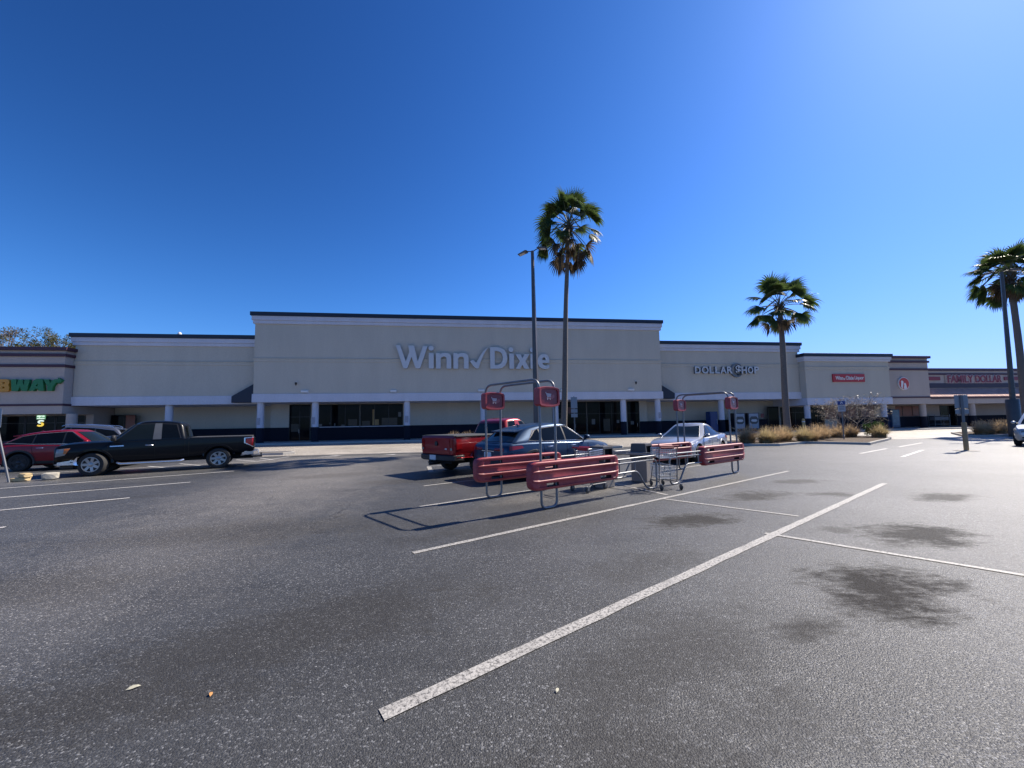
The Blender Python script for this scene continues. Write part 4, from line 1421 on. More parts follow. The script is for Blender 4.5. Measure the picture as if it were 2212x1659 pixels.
    MB().tube([(rear + 0.7, 0.45, 0.36), (rear + 0.02, 0.55, 0.36)], 0.035, 8).build('exhaust', chrome if not big else trim_black, root, 50)
    if big:
        c.arches(pm, 0.022, -5, 185)
    else:
        c.arches(pm, 0.03, -5, 185)
    c.handle(0.28 if big else 0.25, 1.02 if big else 0.98, chrome if big else pm)
    c.seam([(g['fb'] - 0.12, 1.10 if big else 1.0), (g['fb'] - 0.14, 0.75), (g['fb'] - 0.24, 0.50)])
    c.seam([(0.12, 1.14 if big else 1.05), (0.12, 0.50)])
    c.seam([(g['rb'] + 0.06, 1.16 if big else 1.06), (g['rb'] + 0.06, 0.52)])
    if big:
        c.side_patch('fender_badge', [(xf - 0.42, 1.00), (xf - 0.78, 1.01), (xf - 0.78, 1.045), (xf - 0.42, 1.035)], chrome, 0.012)
    c.mirrors(g['fb'] - 0.28, g['zf'] + 0.12, trim_black if big else pm, 0.17, (0.14, 0.22, 0.24))
    c.add_wheels(spokes=7 if big else 6, steer=R(-17) if big else 0.0, w=0.265, rim_m=alloy if big else dark_alloy, rim_r=0.64)
    return root


def suv(label, loc, rz, pm, kind='crossover', glass=None, rim=None, group=None):
    """five-door crossover; x forward"""
    root = thing('parked_suv', label, 'car', (*loc, 0), rz, group)
    big = kind == 'large'
    xf, xr, fo, ro = (1.34, -1.33, 0.90, 0.93) if not big else (1.45, -1.42, 0.95, 1.02)
    wr, wy = (0.355, 0.80) if not big else (0.375, 0.84)
    h = 0.02 if not big else 0.06
    rear = xr - ro
    st = [(rear, 0.52, 0.86, 0.90, 0.62, 0.70, 0.68, 0.62), (rear + 0.05, 0.36, 0.93, 0.98, 0.78, 0.84, 0.81, 0.74), (rear + 0.2, 0.29, 0.98 + h, 1.04 + h, 0.86, 0.90, 0.87, 0.79), (xr, 0.26, 1.00 + h, 1.06 + h, 0.88, 0.935, 0.905, 0.82),
          (-0.4, 0.24, 0.98 + h, 1.04 + h, 0.87, 0.92, 0.90, 0.82), (0.5, 0.24, 0.96 + h, 1.03 + h, 0.87, 0.92, 0.895, 0.80), (0.95, 0.25, 0.95 + h, 1.03 + h, 0.87, 0.925, 0.89, 0.74), (xf, 0.26, 0.92 + h, 1.01 + h, 0.87, 0.93, 0.87, 0.68),
          (xf + 0.45, 0.26, 0.86 + h, 0.94 + h, 0.84, 0.90, 0.82, 0.62), (xf + fo - 0.16, 0.28, 0.76 + h, 0.85 + h, 0.77, 0.82, 0.74, 0.56), (xf + fo - 0.03, 0.34, 0.66 + h, 0.74 + h, 0.62, 0.66, 0.60, 0.46), (xf + fo, 0.40, 0.60 + h, 0.66 + h, 0.5, 0.54, 0.50, 0.40)]
    g = dict(fb=1.12, ft=0.34, rb=rear + 0.16, rt=rear + 0.62, zf=1.02 + h, zr=1.05 + h, zt=1.60 + (0.10 if big else 0.0), wb=0.855, wt=0.63, bowf=0.22, bowr=0.12, arch=0.075, xm=-0.05)
    if big:
        g.update(wb=0.88, wt=0.68, rt=rear + 0.5)
    if kind == 'blunt':
        g.update(zt=1.54, hf=0.05, hr=0.05)
    c = Car(root, st, g, pm, [(xf, wr, wy), (xr, wr, wy)])
    c.body()
    c.cabin()
    gl = glass or tint
    c.side_window('window_trim', [(g['fb'] - 0.32, 0.03), (g['rb'] + (0.60 if kind == 'blunt' else 0.24), 0.07), (g['rt'] + (0.42 if kind == 'blunt' else 0.20), 0.87), (g['ft'] - 0.20, 0.92)], trim_black, 0.003)
    c.side_window('side_window', [(g['fb'] - 0.38, 0.07), (0.00, 0.07), (-0.02, 0.89), (g['ft'] - 0.24, 0.88)], gl, 0.008)
    c.side_window('side_window', [(-0.07, 0.07), (-0.95, 0.09), (-0.95, 0.86), (-0.08, 0.89)], gl, 0.008)
    qb = 0.30 if kind == 'blunt' else 0.0
    c.side_window('quarter_window', [(-1.01, 0.10), (g['rb'] + 0.36 + qb, 0.34 - 0.14 * bool(qb)), (g['rt'] + 0.28 + qb * 0.8, 0.80), (-1.00, 0.86)], gl, 0.008)
    edge = MB()
    for sg in (1, -1):
        loop = [(g['fb'] - 0.34, 0.02), (0.0, 0.02), (-1.0, 0.045), (g['rb'] + (0.62 if kind == 'blunt' else 0.30), 0.14 if kind == 'blunt' else 0.24), (g['rt'] + (0.47 if kind == 'blunt' else 0.235), 0.84), (-0.9, 0.91), (0.0, 0.94), (g['ft'] - 0.21, 0.94)]
        edge.tube([(x, sg * (c.Wd(v) + 0.006), c.Z(x, v)) for x, v in loop], 0.010, 5, closed=True)
    edge.build('window_edge', chrome, root, 50)
    c.screen('windscreen', 0.03, 0.93, 0.98, clear)
    c.screen('rear_window', 0.08, 0.84, 1.03, tint, False)
    # roof spoiler, rails
    v = 0.97
    sp = MB().prism([(g['rt'] + 0.30, 0.05), (g['rt'] - 0.14, -0.025), (g['rt'] - 0.13, -0.06), (g['rt'] + 0.24, -0.05)], lambda a, b, d: (a, d, c.Z(g['rt'] + 0.2, 1.0) + b), -0.56, 0.56)
    sp.build('spoiler', pm, root, bevel=0.012)
    for sg in ((1, -1) if big else ()):
        y = sg * (g['wt'] - 0.10)
        zr_ = [c.Z(x, 1.0) + 0.085 for x in (0.25, -0.3, -0.9, -1.4)]
        MB().tube(rounded([(0.35, y, zr_[0] - 0.07), (0.2, y, zr_[0]), (-0.3, y, zr_[1] + 0.01), (-0.9, y, zr_[2]), (g['rt'] + 0.42, y, zr_[3] + 0.01), (g['rt'] + 0.3, y, zr_[3] - 0.07)], 0.08, 3), 0.018, 6).build('roof_rail', chrome if kind != 'plain' else trim_black, root, 50)
    MB().prism([(-0.02, 0), (0.10, 0), (-0.02, 0.075), (-0.06, 0.075)], lambda a, b, d: (a + g['rt'] + 0.45, d, c.Z(g['rt'] + 0.45, 1.0) + 0.055 + b), -0.015, 0.015).build('antenna', pm, root)
    # lights
    x1 = xf + fo
    for sg in (1, -1):
        c.side_patch('headlight', [(x1 - 0.12, 0.66 + h), (x1 - 0.36, 0.70 + h), (x1 - 0.60, 0.845 + h), (x1 - 0.22, 0.765 + h)], lamp_glass, 0.010, (sg,))
        yy = [(sg * 0.42, 0.63 + h), (sg * 0.62, 0.64 + h), (sg * 0.60, 0.735 + h), (sg * 0.44, 0.70 + h)]
        c.end_patch('headlight', yy if sg > 0 else [yy[1], yy[0], yy[3], yy[2]], lamp_glass, True, 0.012)
        c.side_patch('taillight', [(rear + 0.56, 0.90 + h), (rear + 0.10, 0.84 + h), (rear + 0.12, 0.955 + h), (rear + 0.50, 0.965 + h)], red_lens, 0.010, (sg,))
        yy = [(sg * 0.30, 0.85), (sg * 0.72, 0.84), (sg * 0.72, 0.93), (sg * 0.32, 0.92)]
        c.end_patch('taillight', yy if sg > 0 else [yy[1], yy[0], yy[3], yy[2]], red_lens, False, 0.014)
    c.end_patch('grille', [(-0.36, 0.52), (0.36, 0.52), (0.40, 0.66), (-0.40, 0.66)], trim_black, True, 0.012)
    c.end_patch('front_bumper', [(-0.60, 0.40), (0.60, 0.40), (0.60, 0.47), (-0.60, 0.47)], trim_black, True, 0.012)
    tg = c.end_patch('tailgate', [(-0.58, 0.60), (0.58, 0.60), (0.58, 0.88), (-0.58, 0.88)], pm, False, 0.010)
    MB().box(rear - 0.03, rear - 0.012, -0.17, 0.17, 0.66, 0.80).build('licence_plate', plate_mat, tg)
    c.end_patch('tailgate_strip', [(-0.30, 0.82), (0.30, 0.82), (0.30, 0.842), (-0.30, 0.842)], chrome, False, 0.022, parent=tg)
    c.end_patch('rear_bumper', [(-0.72, 0.40), (0.72, 0.40), (0.72, 0.56), (-0.72, 0.56)], trim_black, False, 0.02)
    c.side_patch('sill_cladding', [(xf - 0.42, 0.26), (xr + 0.42, 0.27), (xr + 0.42, 0.40), (xf - 0.42, 0.39)], trim_black, 0.012)
    c.arches(trim_black, 0.02)
    for x in (0.22, -0.72):
        c.handle(x, 0.90 + h, chrome)
    c.seam([(0.90, 0.93 + h), (0.88, 0.6), (0.80, 0.42)])
    c.seam([(-0.03, 0.96 + h), (-0.03, 0.42)])
    c.seam([(-0.98, 0.98 + h), (-0.93, 0.75), (-0.80, 0.48)])
    c.mirrors(g['fb'] - 0.34, g['zf'] + 0.10, pm, 0.13, (0.15, 0.19, 0.15))
    MB().box(rear + 0.25, x1 - 0.3, -0.66, 0.66, 0.20, 0.34).build('chassis', under_black, root)
    c.add_wheels(spokes=5, w=0.225, rim_m=rim or alloy, rim_r=0.70)
    return root


def sedan(label, loc, rz, pm):
    root = thing('parked_sedan', label, 'car', (*loc, 0), rz)
    xf, xr, fo, ro = 1.36, -1.34, 0.92, 0.92
    wr, wy = 0.325, 0.775
    rear = xr - ro
    st = [(rear, 0.48, 0.82, 0.90, 0.60, 0.68, 0.64, 0.56), (rear + 0.06, 0.34, 0.90, 0.99, 0.76, 0.82, 0.78, 0.66), (rear + 0.35, 0.25, 0.94, 1.02, 0.84, 0.885, 0.84, 0.70), (xr + 0.05, 0.22, 0.93, 1.01, 0.86, 0.90, 0.865, 0.74),
          (-0.4, 0.20, 0.90, 0.96, 0.85, 0.89, 0.865, 0.78), (0.5, 0.20, 0.87, 0.94, 0.85, 0.89, 0.855, 0.76), (0.95, 0.20, 0.86, 0.94, 0.85, 0.895, 0.85, 0.70), (xf, 0.22, 0.83, 0.91, 0.85, 0.90, 0.84, 0.62),
          (xf + 0.45, 0.22, 0.76, 0.83, 0.81, 0.865, 0.78, 0.55), (xf + fo - 0.18, 0.23, 0.66, 0.74, 0.73, 0.78, 0.69, 0.48), (xf + fo - 0.03, 0.28, 0.56, 0.64, 0.56, 0.60, 0.54, 0.38), (xf + fo, 0.36, 0.50, 0.56, 0.44, 0.48, 0.44, 0.32)]
    g = dict(fb=1.05, ft=0.18, rb=rear + 0.42, rt=-0.98, zf=0.93, zr=0.99, zt=1.42, wb=0.825, wt=0.57, bowf=0.24, bowr=0.14, arch=0.08, xm=-0.25, hf=0.06, hr=0.10)
    c = Car(root, st, g, pm, [(xf, wr, wy), (xr, wr, wy)])
    c.body()
    c.cabin()
    c.side_window('window_trim', [(g['fb'] - 0.34, 0.03), (g['rb'] + 0.42, 0.07), (g['rt'] + 0.04, 0.90), (g['ft'] - 0.20, 0.93)], trim_black, 0.003)
    c.side_window('side_window', [(g['fb'] - 0.42, 0.07), (-0.06, 0.07), (-0.10, 0.89), (g['ft'] - 0.24, 0.89)], tint, 0.008)
    c.side_window('side_window', [(-0.12, 0.07), (-0.95, 0.09), (-0.90, 0.80), (-0.15, 0.89)], tint, 0.008)
    c.side_window('quarter_window', [(-1.0, 0.10), (g['rb'] + 0.50, 0.16), (-1.06, 0.60), (-0.97, 0.74)], tint, 0.008)
    c.screen('windscreen', 0.04, 0.93, 0.99, clear)
    c.screen('rear_window', 0.06, 0.90, 0.96, tint, False)
    x1 = xf + fo
    for sg in (1, -1):
        c.side_patch('headlight', [(x1 - 0.10, 0.57), (x1 - 0.34, 0.61), (x1 - 0.60, 0.735), (x1 - 0.22, 0.665)], lamp_glass, 0.010, (sg,))
        yy = [(sg * 0.36, 0.54), (sg * 0.56, 0.55), (sg * 0.56, 0.64), (sg * 0.38, 0.61)]
        c.end_patch('headlight', yy if sg > 0 else [yy[1], yy[0], yy[3], yy[2]], lamp_glass, True, 0.012)
        c.side_patch('taillight', [(rear + 0.46, 0.84), (rear + 0.08, 0.78), (rear + 0.10, 0.90), (rear + 0.40, 0.915)], red_lens, 0.010, (sg,))
    gr = c.end_patch('grille', [(-0.34, 0.36), (0.34, 0.36), (0.38, 0.545), (-0.38, 0.545)], trim_black, True, 0.012)
    c.end_patch('grille_bar', [(-0.40, 0.345), (0.40, 0.345), (0.38, 0.375), (-0.38, 0.375)], chrome, True, 0.022, parent=gr)
    MB().lathe([(0.06, x1 + 0.01), (0.06, x1 + 0.035)], 18, 'x', at=(0, 0, 0.49)).build('badge', chrome, gr)
    c.end_patch('front_bumper', [(-0.60, 0.27), (0.60, 0.27), (0.58, 0.33), (-0.58, 0.33)], trim_black, True, 0.012)
    c.end_patch('trunk_lid', [(-0.5, 0.62), (0.5, 0.62), (0.5, 0.88), (-0.5, 0.88)], pm, False, 0.008)
    for x in (0.16, -0.80):
        c.handle(x, 0.80, pm)
    c.seam([(0.86, 0.84), (0.84, 0.5), (0.78, 0.30)])
    c.seam([(-0.09, 0.87), (-0.09, 0.28)])
    c.seam([(-1.02, 0.90), (-0.95, 0.65), (-0.86, 0.40)])
    c.mirrors(g['fb'] - 0.42, g['zf'] + 0.07, pm, 0.13, (0.14, 0.19, 0.13))
    c.arches(pm, 0.008)
    MB().box(rear + 0.25, x1 - 0.3, -0.62, 0.62, 0.16, 0.30).build('chassis', under_black, root)
    c.add_wheels(spokes=5, w=0.21, rim_m=alloy, rim_r=0.72)
    # folded sunshade lying on the dashboard behind the glass shows as a pale patch
    return root


blue_p = paint('blue_grey_paint', (0.016, 0.040, 0.085), 0.5, 0.34, 0.4)
silver_p = paint('silver_paint', (0.30, 0.31, 0.33), 0.6, 0.34, 0.8)
red_p = paint('dark_red_paint', (0.21, 0.003, 0.011), 0.3, 0.3, 0.5)
grey_p = paint('grey_blue_paint', (0.11, 0.12, 0.15), 0.6, 0.3)
pale_p = paint('pale_silver_paint', (0.50, 0.52, 0.52), 0.5, 0.3)

pickup('long black pickup truck with chrome bumpers and wheels, parked on the aisle edge', (-13.83, 15.37), R(212.5), 'black')
pickup('bright red pickup truck seen from its tailgate, beyond the blue grey crossover', (-0.43, 14.52), R(46.3), 'red')
suv('blue grey crossover seen from behind the front panels of the trolley bay', (1.10, 12.32), R(37.3), blue_p, 'blunt')
sedan('silver sedan facing the camera beyond the far trolley bay', (7.32, 16.1), R(225), silver_p)
suv('dark red crossover cut by the picture edge behind the black pickup truck', (-18.95, 16.9), R(19), red_p, 'plain', rim=dark_alloy)
suv('grey crossover with roof rails glimpsed between the red car and black pickup', (-23.6, 20.9), R(208), grey_p, 'large').scale = (1.0, 1.0, 1.08)
suv('pale silver crossover cut by the picture edge beside the far grass island', (27.67, 19.96), R(211), pale_p, 'large')

# ---------------------------------------------------------------- trolley bays
faded = NT('faded_red_plastic')
faded.set(Base_Color=faded.mix(faded.mix((0.27, 0.017, 0.025), (0.41, 0.068, 0.074), faded.ramp(faded.noise(1.6, 5, 0.7), (0.3, 0.0), (0.7, 1.0))), faded.ramp(faded.noise(26, 4, 0.8), (0.3, 0.85), (0.72, 1.12)), 0.7, 'MULTIPLY'), Roughness=0.5)
faded.bump(faded.noise(70, 3), 0.12, 0.004)
faded = faded.m
sign_red = mat('sign_dark_red', (0.20, 0.018, 0.028), 0.35, var=0.2)
galv_t = NT('galvanised_tube')
galv_t.set(Base_Color=galv_t.mix((0.13, 0.135, 0.14), (0.27, 0.275, 0.28), galv_t.noise(9, 5, 0.7)), Metallic=0.55, Roughness=0.42)
galv = galv_t.m
slot_m = mat('slot_inside', (0.05, 0.012, 0.014), 0.7)
icon_pale = mat('icon_pale', (0.50, 0.40, 0.41), 0.5, var=0.3, scale=18)
icon_pink = mat('icon_pink', (0.36, 0.10, 0.10), 0.5, var=0.2)

BAY_W = 1.556


def K(a, b, z):
    return (a - 0.1426 * b, 0.99 * b, z)


def end_panel(r, b):
    # section across the moulded panel: both faces carry two ribs
    half = [(0.36, 0.030), (0.372, 0.055), (0.40, 0.066), (0.415, 0.066), (0.425, 0.050), (0.475, 0.050), (0.500, 0.056), (0.515, 0.074), (0.540, 0.074), (0.555, 0.056), (0.575, 0.050), (0.665, 0.050), (0.680, 0.056), (0.692, 0.074),
            (0.715, 0.074), (0.728, 0.056), (0.740, 0.048), (0.800, 0.048), (0.815, 0.062), (0.835, 0.068), (0.866, 0.064), (0.880, 0.048)]
    full = [(z, max(t, 0.066) if 0.38 < z < 0.86 else t) for z, t in half]
    stations = [(-0.292, 0.40, full), (-0.282, 0.62, full), (-0.262, 0.80, full), (-0.23, 0.91, full), (-0.18, 0.975, full), (-0.14, 1.0, full), (-0.10, 1.0, half), (1.93, 1.0, half), (1.97, 1.0, full), (2.01, 0.975, full), (2.05, 0.91, full), (2.08, 0.80, full), (2.098, 0.62, full), (2.106, 0.40, full)]
    rows = []
    for a, sc, sec in stations:
        ring = []
        for z, t in sec:
            zz = 0.64 + (z - 0.62) * sc - 0.02 * sc
            ring.append((a, t * 1.32 * (0.4 + 0.6 * sc), zz))
        row = [K(a_, b - t_, z_) for a_, t_, z_ in ring] + [K(a_, b + t_, z_) for a_, t_, z_ in ring[::-1]]
        rows.append(row)
    w = len(rows[0])
    vs = [p for r_ in rows for p in r_]
    fs = [(i * w + j, i * w + (j + 1) % w, (i + 1) * w + (j + 1) % w, (i + 1) * w + j) for i in range(len(rows) - 1) for j in range(w)]
    fs += [tuple(range(w)), tuple((len(rows) - 1) * w + j for j in range(w))]
    o = MB().add(vs, fs).build('end_panel', faded, r)
    cuts = []
    for a0, a1, z0, z1 in ((0.05, 0.36, 0.738, 0.806), (1.50, 1.86, 0.738, 0.806), (0.07, 0.37, 0.415, 0.480), (1.53, 1.87, 0.415, 0.480)):
        c = MB().prism([(a0, z0), (a1, z0), (a1, z1), (a0, z1)], lambda p, q, d: K(p, b + d, q), -0.2, 0.2)
        c.material = slot_m
        cuts.append(c)
    boolean_cut(o, cuts)
    o.data.shade_smooth()
    o.data.set_sharp_from_angle(angle=R(28))
    return o


def cart_symbol(parent, at, flip):
    s = -1 if flip else 1
    loops = [[(-0.075, 0.075), (-0.055, 0.078), (-0.048, 0.055), (0.075, 0.045), (0.06, -0.015), (-0.028, -0.015), (-0.022, -0.032), (0.055, -0.032), (0.055, -0.042), (-0.036, -0.042), (-0.028, -0.012)]]
    o = flat_shape('cart_symbol', [[(x * s, z) for x, z in lp] for lp in loops], 0.004, icon_pale, parent)
    o.location = at
    for x in (-0.02, 0.045):
        q = flat_shape('cart_symbol', [[(x * s + 0.012 * math.cos(R(30 * i)), -0.058 + 0.012 * math.sin(R(30 * i))) for i in range(12)]], 0.004, icon_pale, parent)
        q.location = at
    q = flat_shape('swoosh', [[(s * x, z) for x, z in ((0.02, -0.045), (0.10, -0.055), (0.155, -0.02), (0.15, 0.03), (0.11, 0.035), (0.07, 0.0))]], 0.003, icon_pink, parent)
    q.location = (at[0], at[1] + (0.003 if not flip else -0.003), at[2])


def post_sign(r, b):
    fr = MB()
    a0, a1, z0, z1 = -0.065, 0.445, 1.905, 2.27
    outer = [(a0, z0 + 0.04), (a0 + 0.03, z0 + 0.01), (a0 + 0.16, z0 - 0.012), (a1 - 0.16, z0 - 0.012), (a1 - 0.03, z0 + 0.01), (a1, z0 + 0.04), (a1 + 0.006, 2.09), (a1, z1 - 0.04), (a1 - 0.03, z1 - 0.012), (a1 - 0.16, z1 + 0.008), (a0 + 0.16, z1 + 0.008), (a0 + 0.03, z1 - 0.012), (a0, z1 - 0.04), (a0 - 0.006, 2.09)]
    cx, cz = (a0 + a1) / 2, (z0 + z1) / 2
    inner = [(cx + (x - cx) * 0.82, cz + (z - cz) * 0.78) for x, z in outer]
    n = len(outer)
    vs, fs = [], []
    for d, sc in ((-0.062, 1), (-0.072, 0.975)):
        pass
    layers = [(outer, -0.055), ([(cx + (x - cx) * 0.965, cz + (z - cz) * 0.96) for x, z in outer], -0.075), (inner, -0.072), (inner, -0.045)]
    layers2 = [(p, -d) for p, d in layers]
    allL = layers[::-1] + layers2
    for p, d in allL:
        vs += [K(x, b + d, z) for x, z in p]
    for i in range(len(allL) - 1):
        for j in range(n):
            fs.append((i * n + j, i * n + (j + 1) % n, (i + 1) * n + (j + 1) % n, (i + 1) * n + j))
    fs += [tuple(range(n)), tuple((len(allL) - 1) * n + j for j in range(n))]
    o = fr.add(vs, fs).build('sign_frame', faded, r, 35)
    for sg in (-1, 1):
        MB().prism(inner, lambda p, q, d: K(p, b + d, q), sg * 0.0465, sg * 0.052).build('sign_face', sign_red, o)
        at = K(cx - 0.02 * (1 if sg < 0 else -1), b + sg * 0.056, cz + 0.01)
        cart_symbol(o, at, sg > 0)
    return o


def trolley_bay():
    r = thing('cart_corral', 'near cart corral with faded red panels, closest to the camera', 'cart corral', (0.51, 7.19, 0), R(35.8), 'cart corrals in the parking lot')
    W_ = BAY_W
    for a in (0.0, 0.38):
        p = rounded([K(a, 0, 0.5), K(a, 0, 2.42), K(a, W_, 2.42), K(a, W_, 0.5)], 0.2, 8)
        MB().tube(p, 0.024, 10).build('arch', galv, r, 50)
    for b in (0, W_):
        p = rounded([K(0, b, 0.62), K(0.0, b, 0.024), K(0.38, b, 0.024), K(0.38, b, 0.62)], 0.13, 8)
        MB().tube(p, 0.0235, 10).build('leg', galv, r, 50)
        end_panel(r, b)
        post_sign(r, b)
        # side rails and the looped middle leg
        MB().tube([K(1.9, b, 0.755), K(3.5, b, 0.765)], 0.021, 10).build('rail', galv, r, 50)
        p = rounded([K(1.9, b, 0.455), K(2.85, b, 0.465), K(3.2, b, 0.022), K(3.58, b, 0.022), K(3.59, b, 0.68), K(1.9, b, 0.665)], 0.14, 7)
        MB().tube(p, 0.022, 10).build('leg', galv, r, 50)
        for a in (2.23, 2.77):
            MB().tube([K(a, b, 0.46), K(a, b, 0.76)], 0.014, 8).build('rail_post', galv, r, 50)
    MB().tube(rounded([K(3.5, 0, 0.765), K(3.62, 0.02, 0.765), K(3.62, W_ - 0.02, 0.765), K(3.5, W_, 0.765)], 0.1, 5), 0.021, 10).build('rail', galv, r, 50)
    return r


bay = trolley_bay()
far = copy_tree(bay)
ca, sa = math.cos(R(35.8)), math.sin(R(35.8))
kx, ky, _ = K(7.72, BAY_W, 0)
far.location = (0.51 + ca * kx - sa * ky, 7.19 + sa * kx + ca * ky, 0)
far.rotation_euler = (0, 0, R(215.8))
far['label'] = 'far cart corral with red panels, in front of the silver sedan'

# ---------------------------------------------------------------- shopping carts and bins
wire = mat('cart_wire', (0.62, 0.63, 0.64), 0.35, 0.6)
red_h = mat('cart_red_handle', (0.25, 0.012, 0.02), 0.4)
grey_rub = mat('caster_rubber', (0.06, 0.055, 0.05), 0.7)


def wire_basket(x0, x1, w0, w1, z0, z1, slope=0.0):
    """open-topped basket of thin rods; w0/w1 half widths at rear/front"""
    mb = MB()
    n = 11

    def hw(x):
        return w0 + (w1 - w0) * (x - x0) / (x1 - x0)
    for z, q in ((z1, 0.007), (z0, 0.005), ((z0 + z1) / 2, 0.004), (z0 + (z1 - z0) * 0.25, 0.003), (z0 + (z1 - z0) * 0.75, 0.003)):
        mb.tube([(x0, -w0, z), (x1, -w1, z + slope), (x1, w1, z + slope), (x0, w0, z)], q, 5, closed=True)
    for i in range(n + 1):
        x = x0 + (x1 - x0) * i / n
        for sg in (1, -1):
            dz = slope * i / n
            mb.tube([(x, sg * hw(x), z0 + dz), (x, sg * hw(x), z1 + dz)], 0.0042, 4)
        mb.tube([(x, -hw(x), z0 + slope * i / n), (x, hw(x), z0 + slope * i / n)], 0.0042, 4)
    for j in range(9):
        t = -1 + 2 * j / 8
        mb.tube([(x0, t * w0, z1), (x0, t * w0, z0), (x1, t * w1, z0 + slope), (x1, t * w1, z1 + slope)], 0.0042, 4)
    return mb


def cart(label, loc, rz):
    r = thing('shopping_cart', label, 'shopping cart', (*loc, 0), rz, 'shopping carts at the corrals')
    fr = MB()
    for sg in (1, -1):
        fr.tube(rounded([(0.62, sg * 0.15, 0.15), (0.02, sg * 0.22, 0.17), (-0.02, sg * 0.215, 0.60), (-0.03, sg * 0.215, 0.90), (-0.09, sg * 0.215, 1.0)], 0.06, 4), 0.012, 8)
        fr.tube([(-0.02, sg * 0.215, 0.72), (0.50, sg * 0.17, 0.76)], 0.009, 6)
        fr.tube([(0.60, sg * 0.15, 0.16), (0.45, sg * 0.16, 0.50)], 0.010, 6)
        fr.tube([(0.02, sg * 0.22, 0.17), (-0.12, sg * 0.235, 0.10)], 0.012, 6)
    fr.tube([(0.62, -0.15, 0.15), (0.62, 0.15, 0.15)], 0.011, 6)
    fr.tube([(0.0, -0.215, 0.3), (0.0, 0.215, 0.3)], 0.009, 6)
    fr.build('frame', galv, r, 50)
    wire_basket(0.0, 0.52, 0.205, 0.165, 0.72, 0.92, 0.02).build('basket', wire, r, 50)
    wire_basket(0.02, 0.60, 0.205, 0.145, 0.24, 0.52, 0.02).build('basket', wire, r, 50)
    MB().tube([(-0.09, -0.235, 1.0), (-0.09, 0.235, 1.0)], 0.017, 10).build('handle', red_h, r, 50)
    MB().prism([(-0.02, 0.93), (0.0, 0.95), (0.10, 1.02), (0.08, 1.03), (-0.02, 0.97)], lambda a, b, d: (a, d, b), -0.16, 0.16).build('child_flap', red_h, r, bevel=0.004)
    for x, y in ((0.60, 0.15), (0.60, -0.15), (-0.12, 0.235), (-0.12, -0.235)):
        wob = MB().prism([(-0.035, 0.06), (0.02, 0.05), (0.03, 0.14), (-0.03, 0.14)], lambda a, b, d: (x + a, y + d, b), -0.022, 0.022).build('caster', galv, r)
        MB().lathe([(0.060, -0.018), (0.066, -0.010), (0.066, 0.010), (0.060, 0.018)], 18, 'y', at=(x - 0.005, y, 0.066)).build('tyre', grey_rub, wob, 40)
    return r


cart('small two tier shopping cart standing in the gap beside the far bin', (3.62, 9.10), R(95))
cart('small two tier shopping cart with red handle parked inside the near corral', (1.62, 9.02), R(38))

agg_t = NT('pebble_concrete')
agg_t.set(Base_Color=agg_t.mix((0.14, 0.13, 0.12), (0.34, 0.31, 0.28), agg_t.noise(38, 4, 0.8)), Roughness=0.85)
agg_t.bump(agg_t.noise(45, 3), 0.5, 0.01)
agg = agg_t.m
hood_m = mat('dark_grey_plastic', (0.055, 0.052, 0.050), 0.5, var=0.25)
for (loc, ang, lb) in (((2.18, 9.57), R(-48.7), 'square concrete trash bin with black hood opening, behind the near panel'), ((3.45, 10.41), R(-43), 'taller looking concrete trash bin standing between the two cart corrals')):
    r = thing('trash_bin', lb, 'trash bin', (*loc, 0), ang, 'trash bins at the corrals')
    s = 0.215
    MB().prism([(-s, -s), (s, -s), (s, s), (-s, s)], lambda a, b, d: (a, b, d), 0.0, 0.60).build('body', agg, r, bevel=0.02)
    q = 0.235
    lo, hi = 0.604, 1.0
    mb = MB()
    vs = [(x * q, y * q, lo) for x, y in ((-1, -1), (1, -1), (1, 1), (-1, 1))] + [(x * q * 0.98, y * q * 0.98, 0.70) for x, y in ((-1, -1), (1, -1), (1, 1), (-1, 1))] + [(x * q * 0.84, y * q * 0.84, hi) for x, y in ((-1, -1), (1, -1), (1, 1), (-1, 1))]
    fs = [(3, 2, 1, 0)] + [(i, (i + 1) % 4, 4 + (i + 1) % 4, 4 + i) for i in range(4)] + [(4 + i, 4 + (i + 1) % 4, 8 + (i + 1) % 4, 8 + i) for i in range(4)] + [(8, 9, 10, 11)]
    hood = mb.add(vs, fs).build('hood', hood_m, r)
    c = MB().box(0.12, 0.4, -0.15, 0.15, 0.69, 0.93)
    c.material = under_black
    c2 = MB().box(-0.4, -0.12, -0.15, 0.15, 0.69, 0.93)
    boolean_cut(hood, [c, c2])
    bv = hood.modifiers.new('bevel', 'BEVEL')
    bv.width = 0.018
    bv.segments = 2
    bv.limit_method = 'ANGLE'

# ---------------------------------------------------------------- poles and signs
pole_t = NT('lamp_pole_concrete')
pole_t.set(Base_Color=pole_t.mix((0.045, 0.042, 0.04), (0.11, 0.10, 0.095), pole_t.noise(2.4, 6, 0.7)), Roughness=0.42, Specular_IOR_Level=0.5)
pole_m = pole_t.m
steel = mat('sign_post_steel', (0.15, 0.155, 0.165), 0.5, 0.5)
plate_back = mat('sign_back_aluminium', (0.26, 0.27, 0.29), 0.45, 0.4)


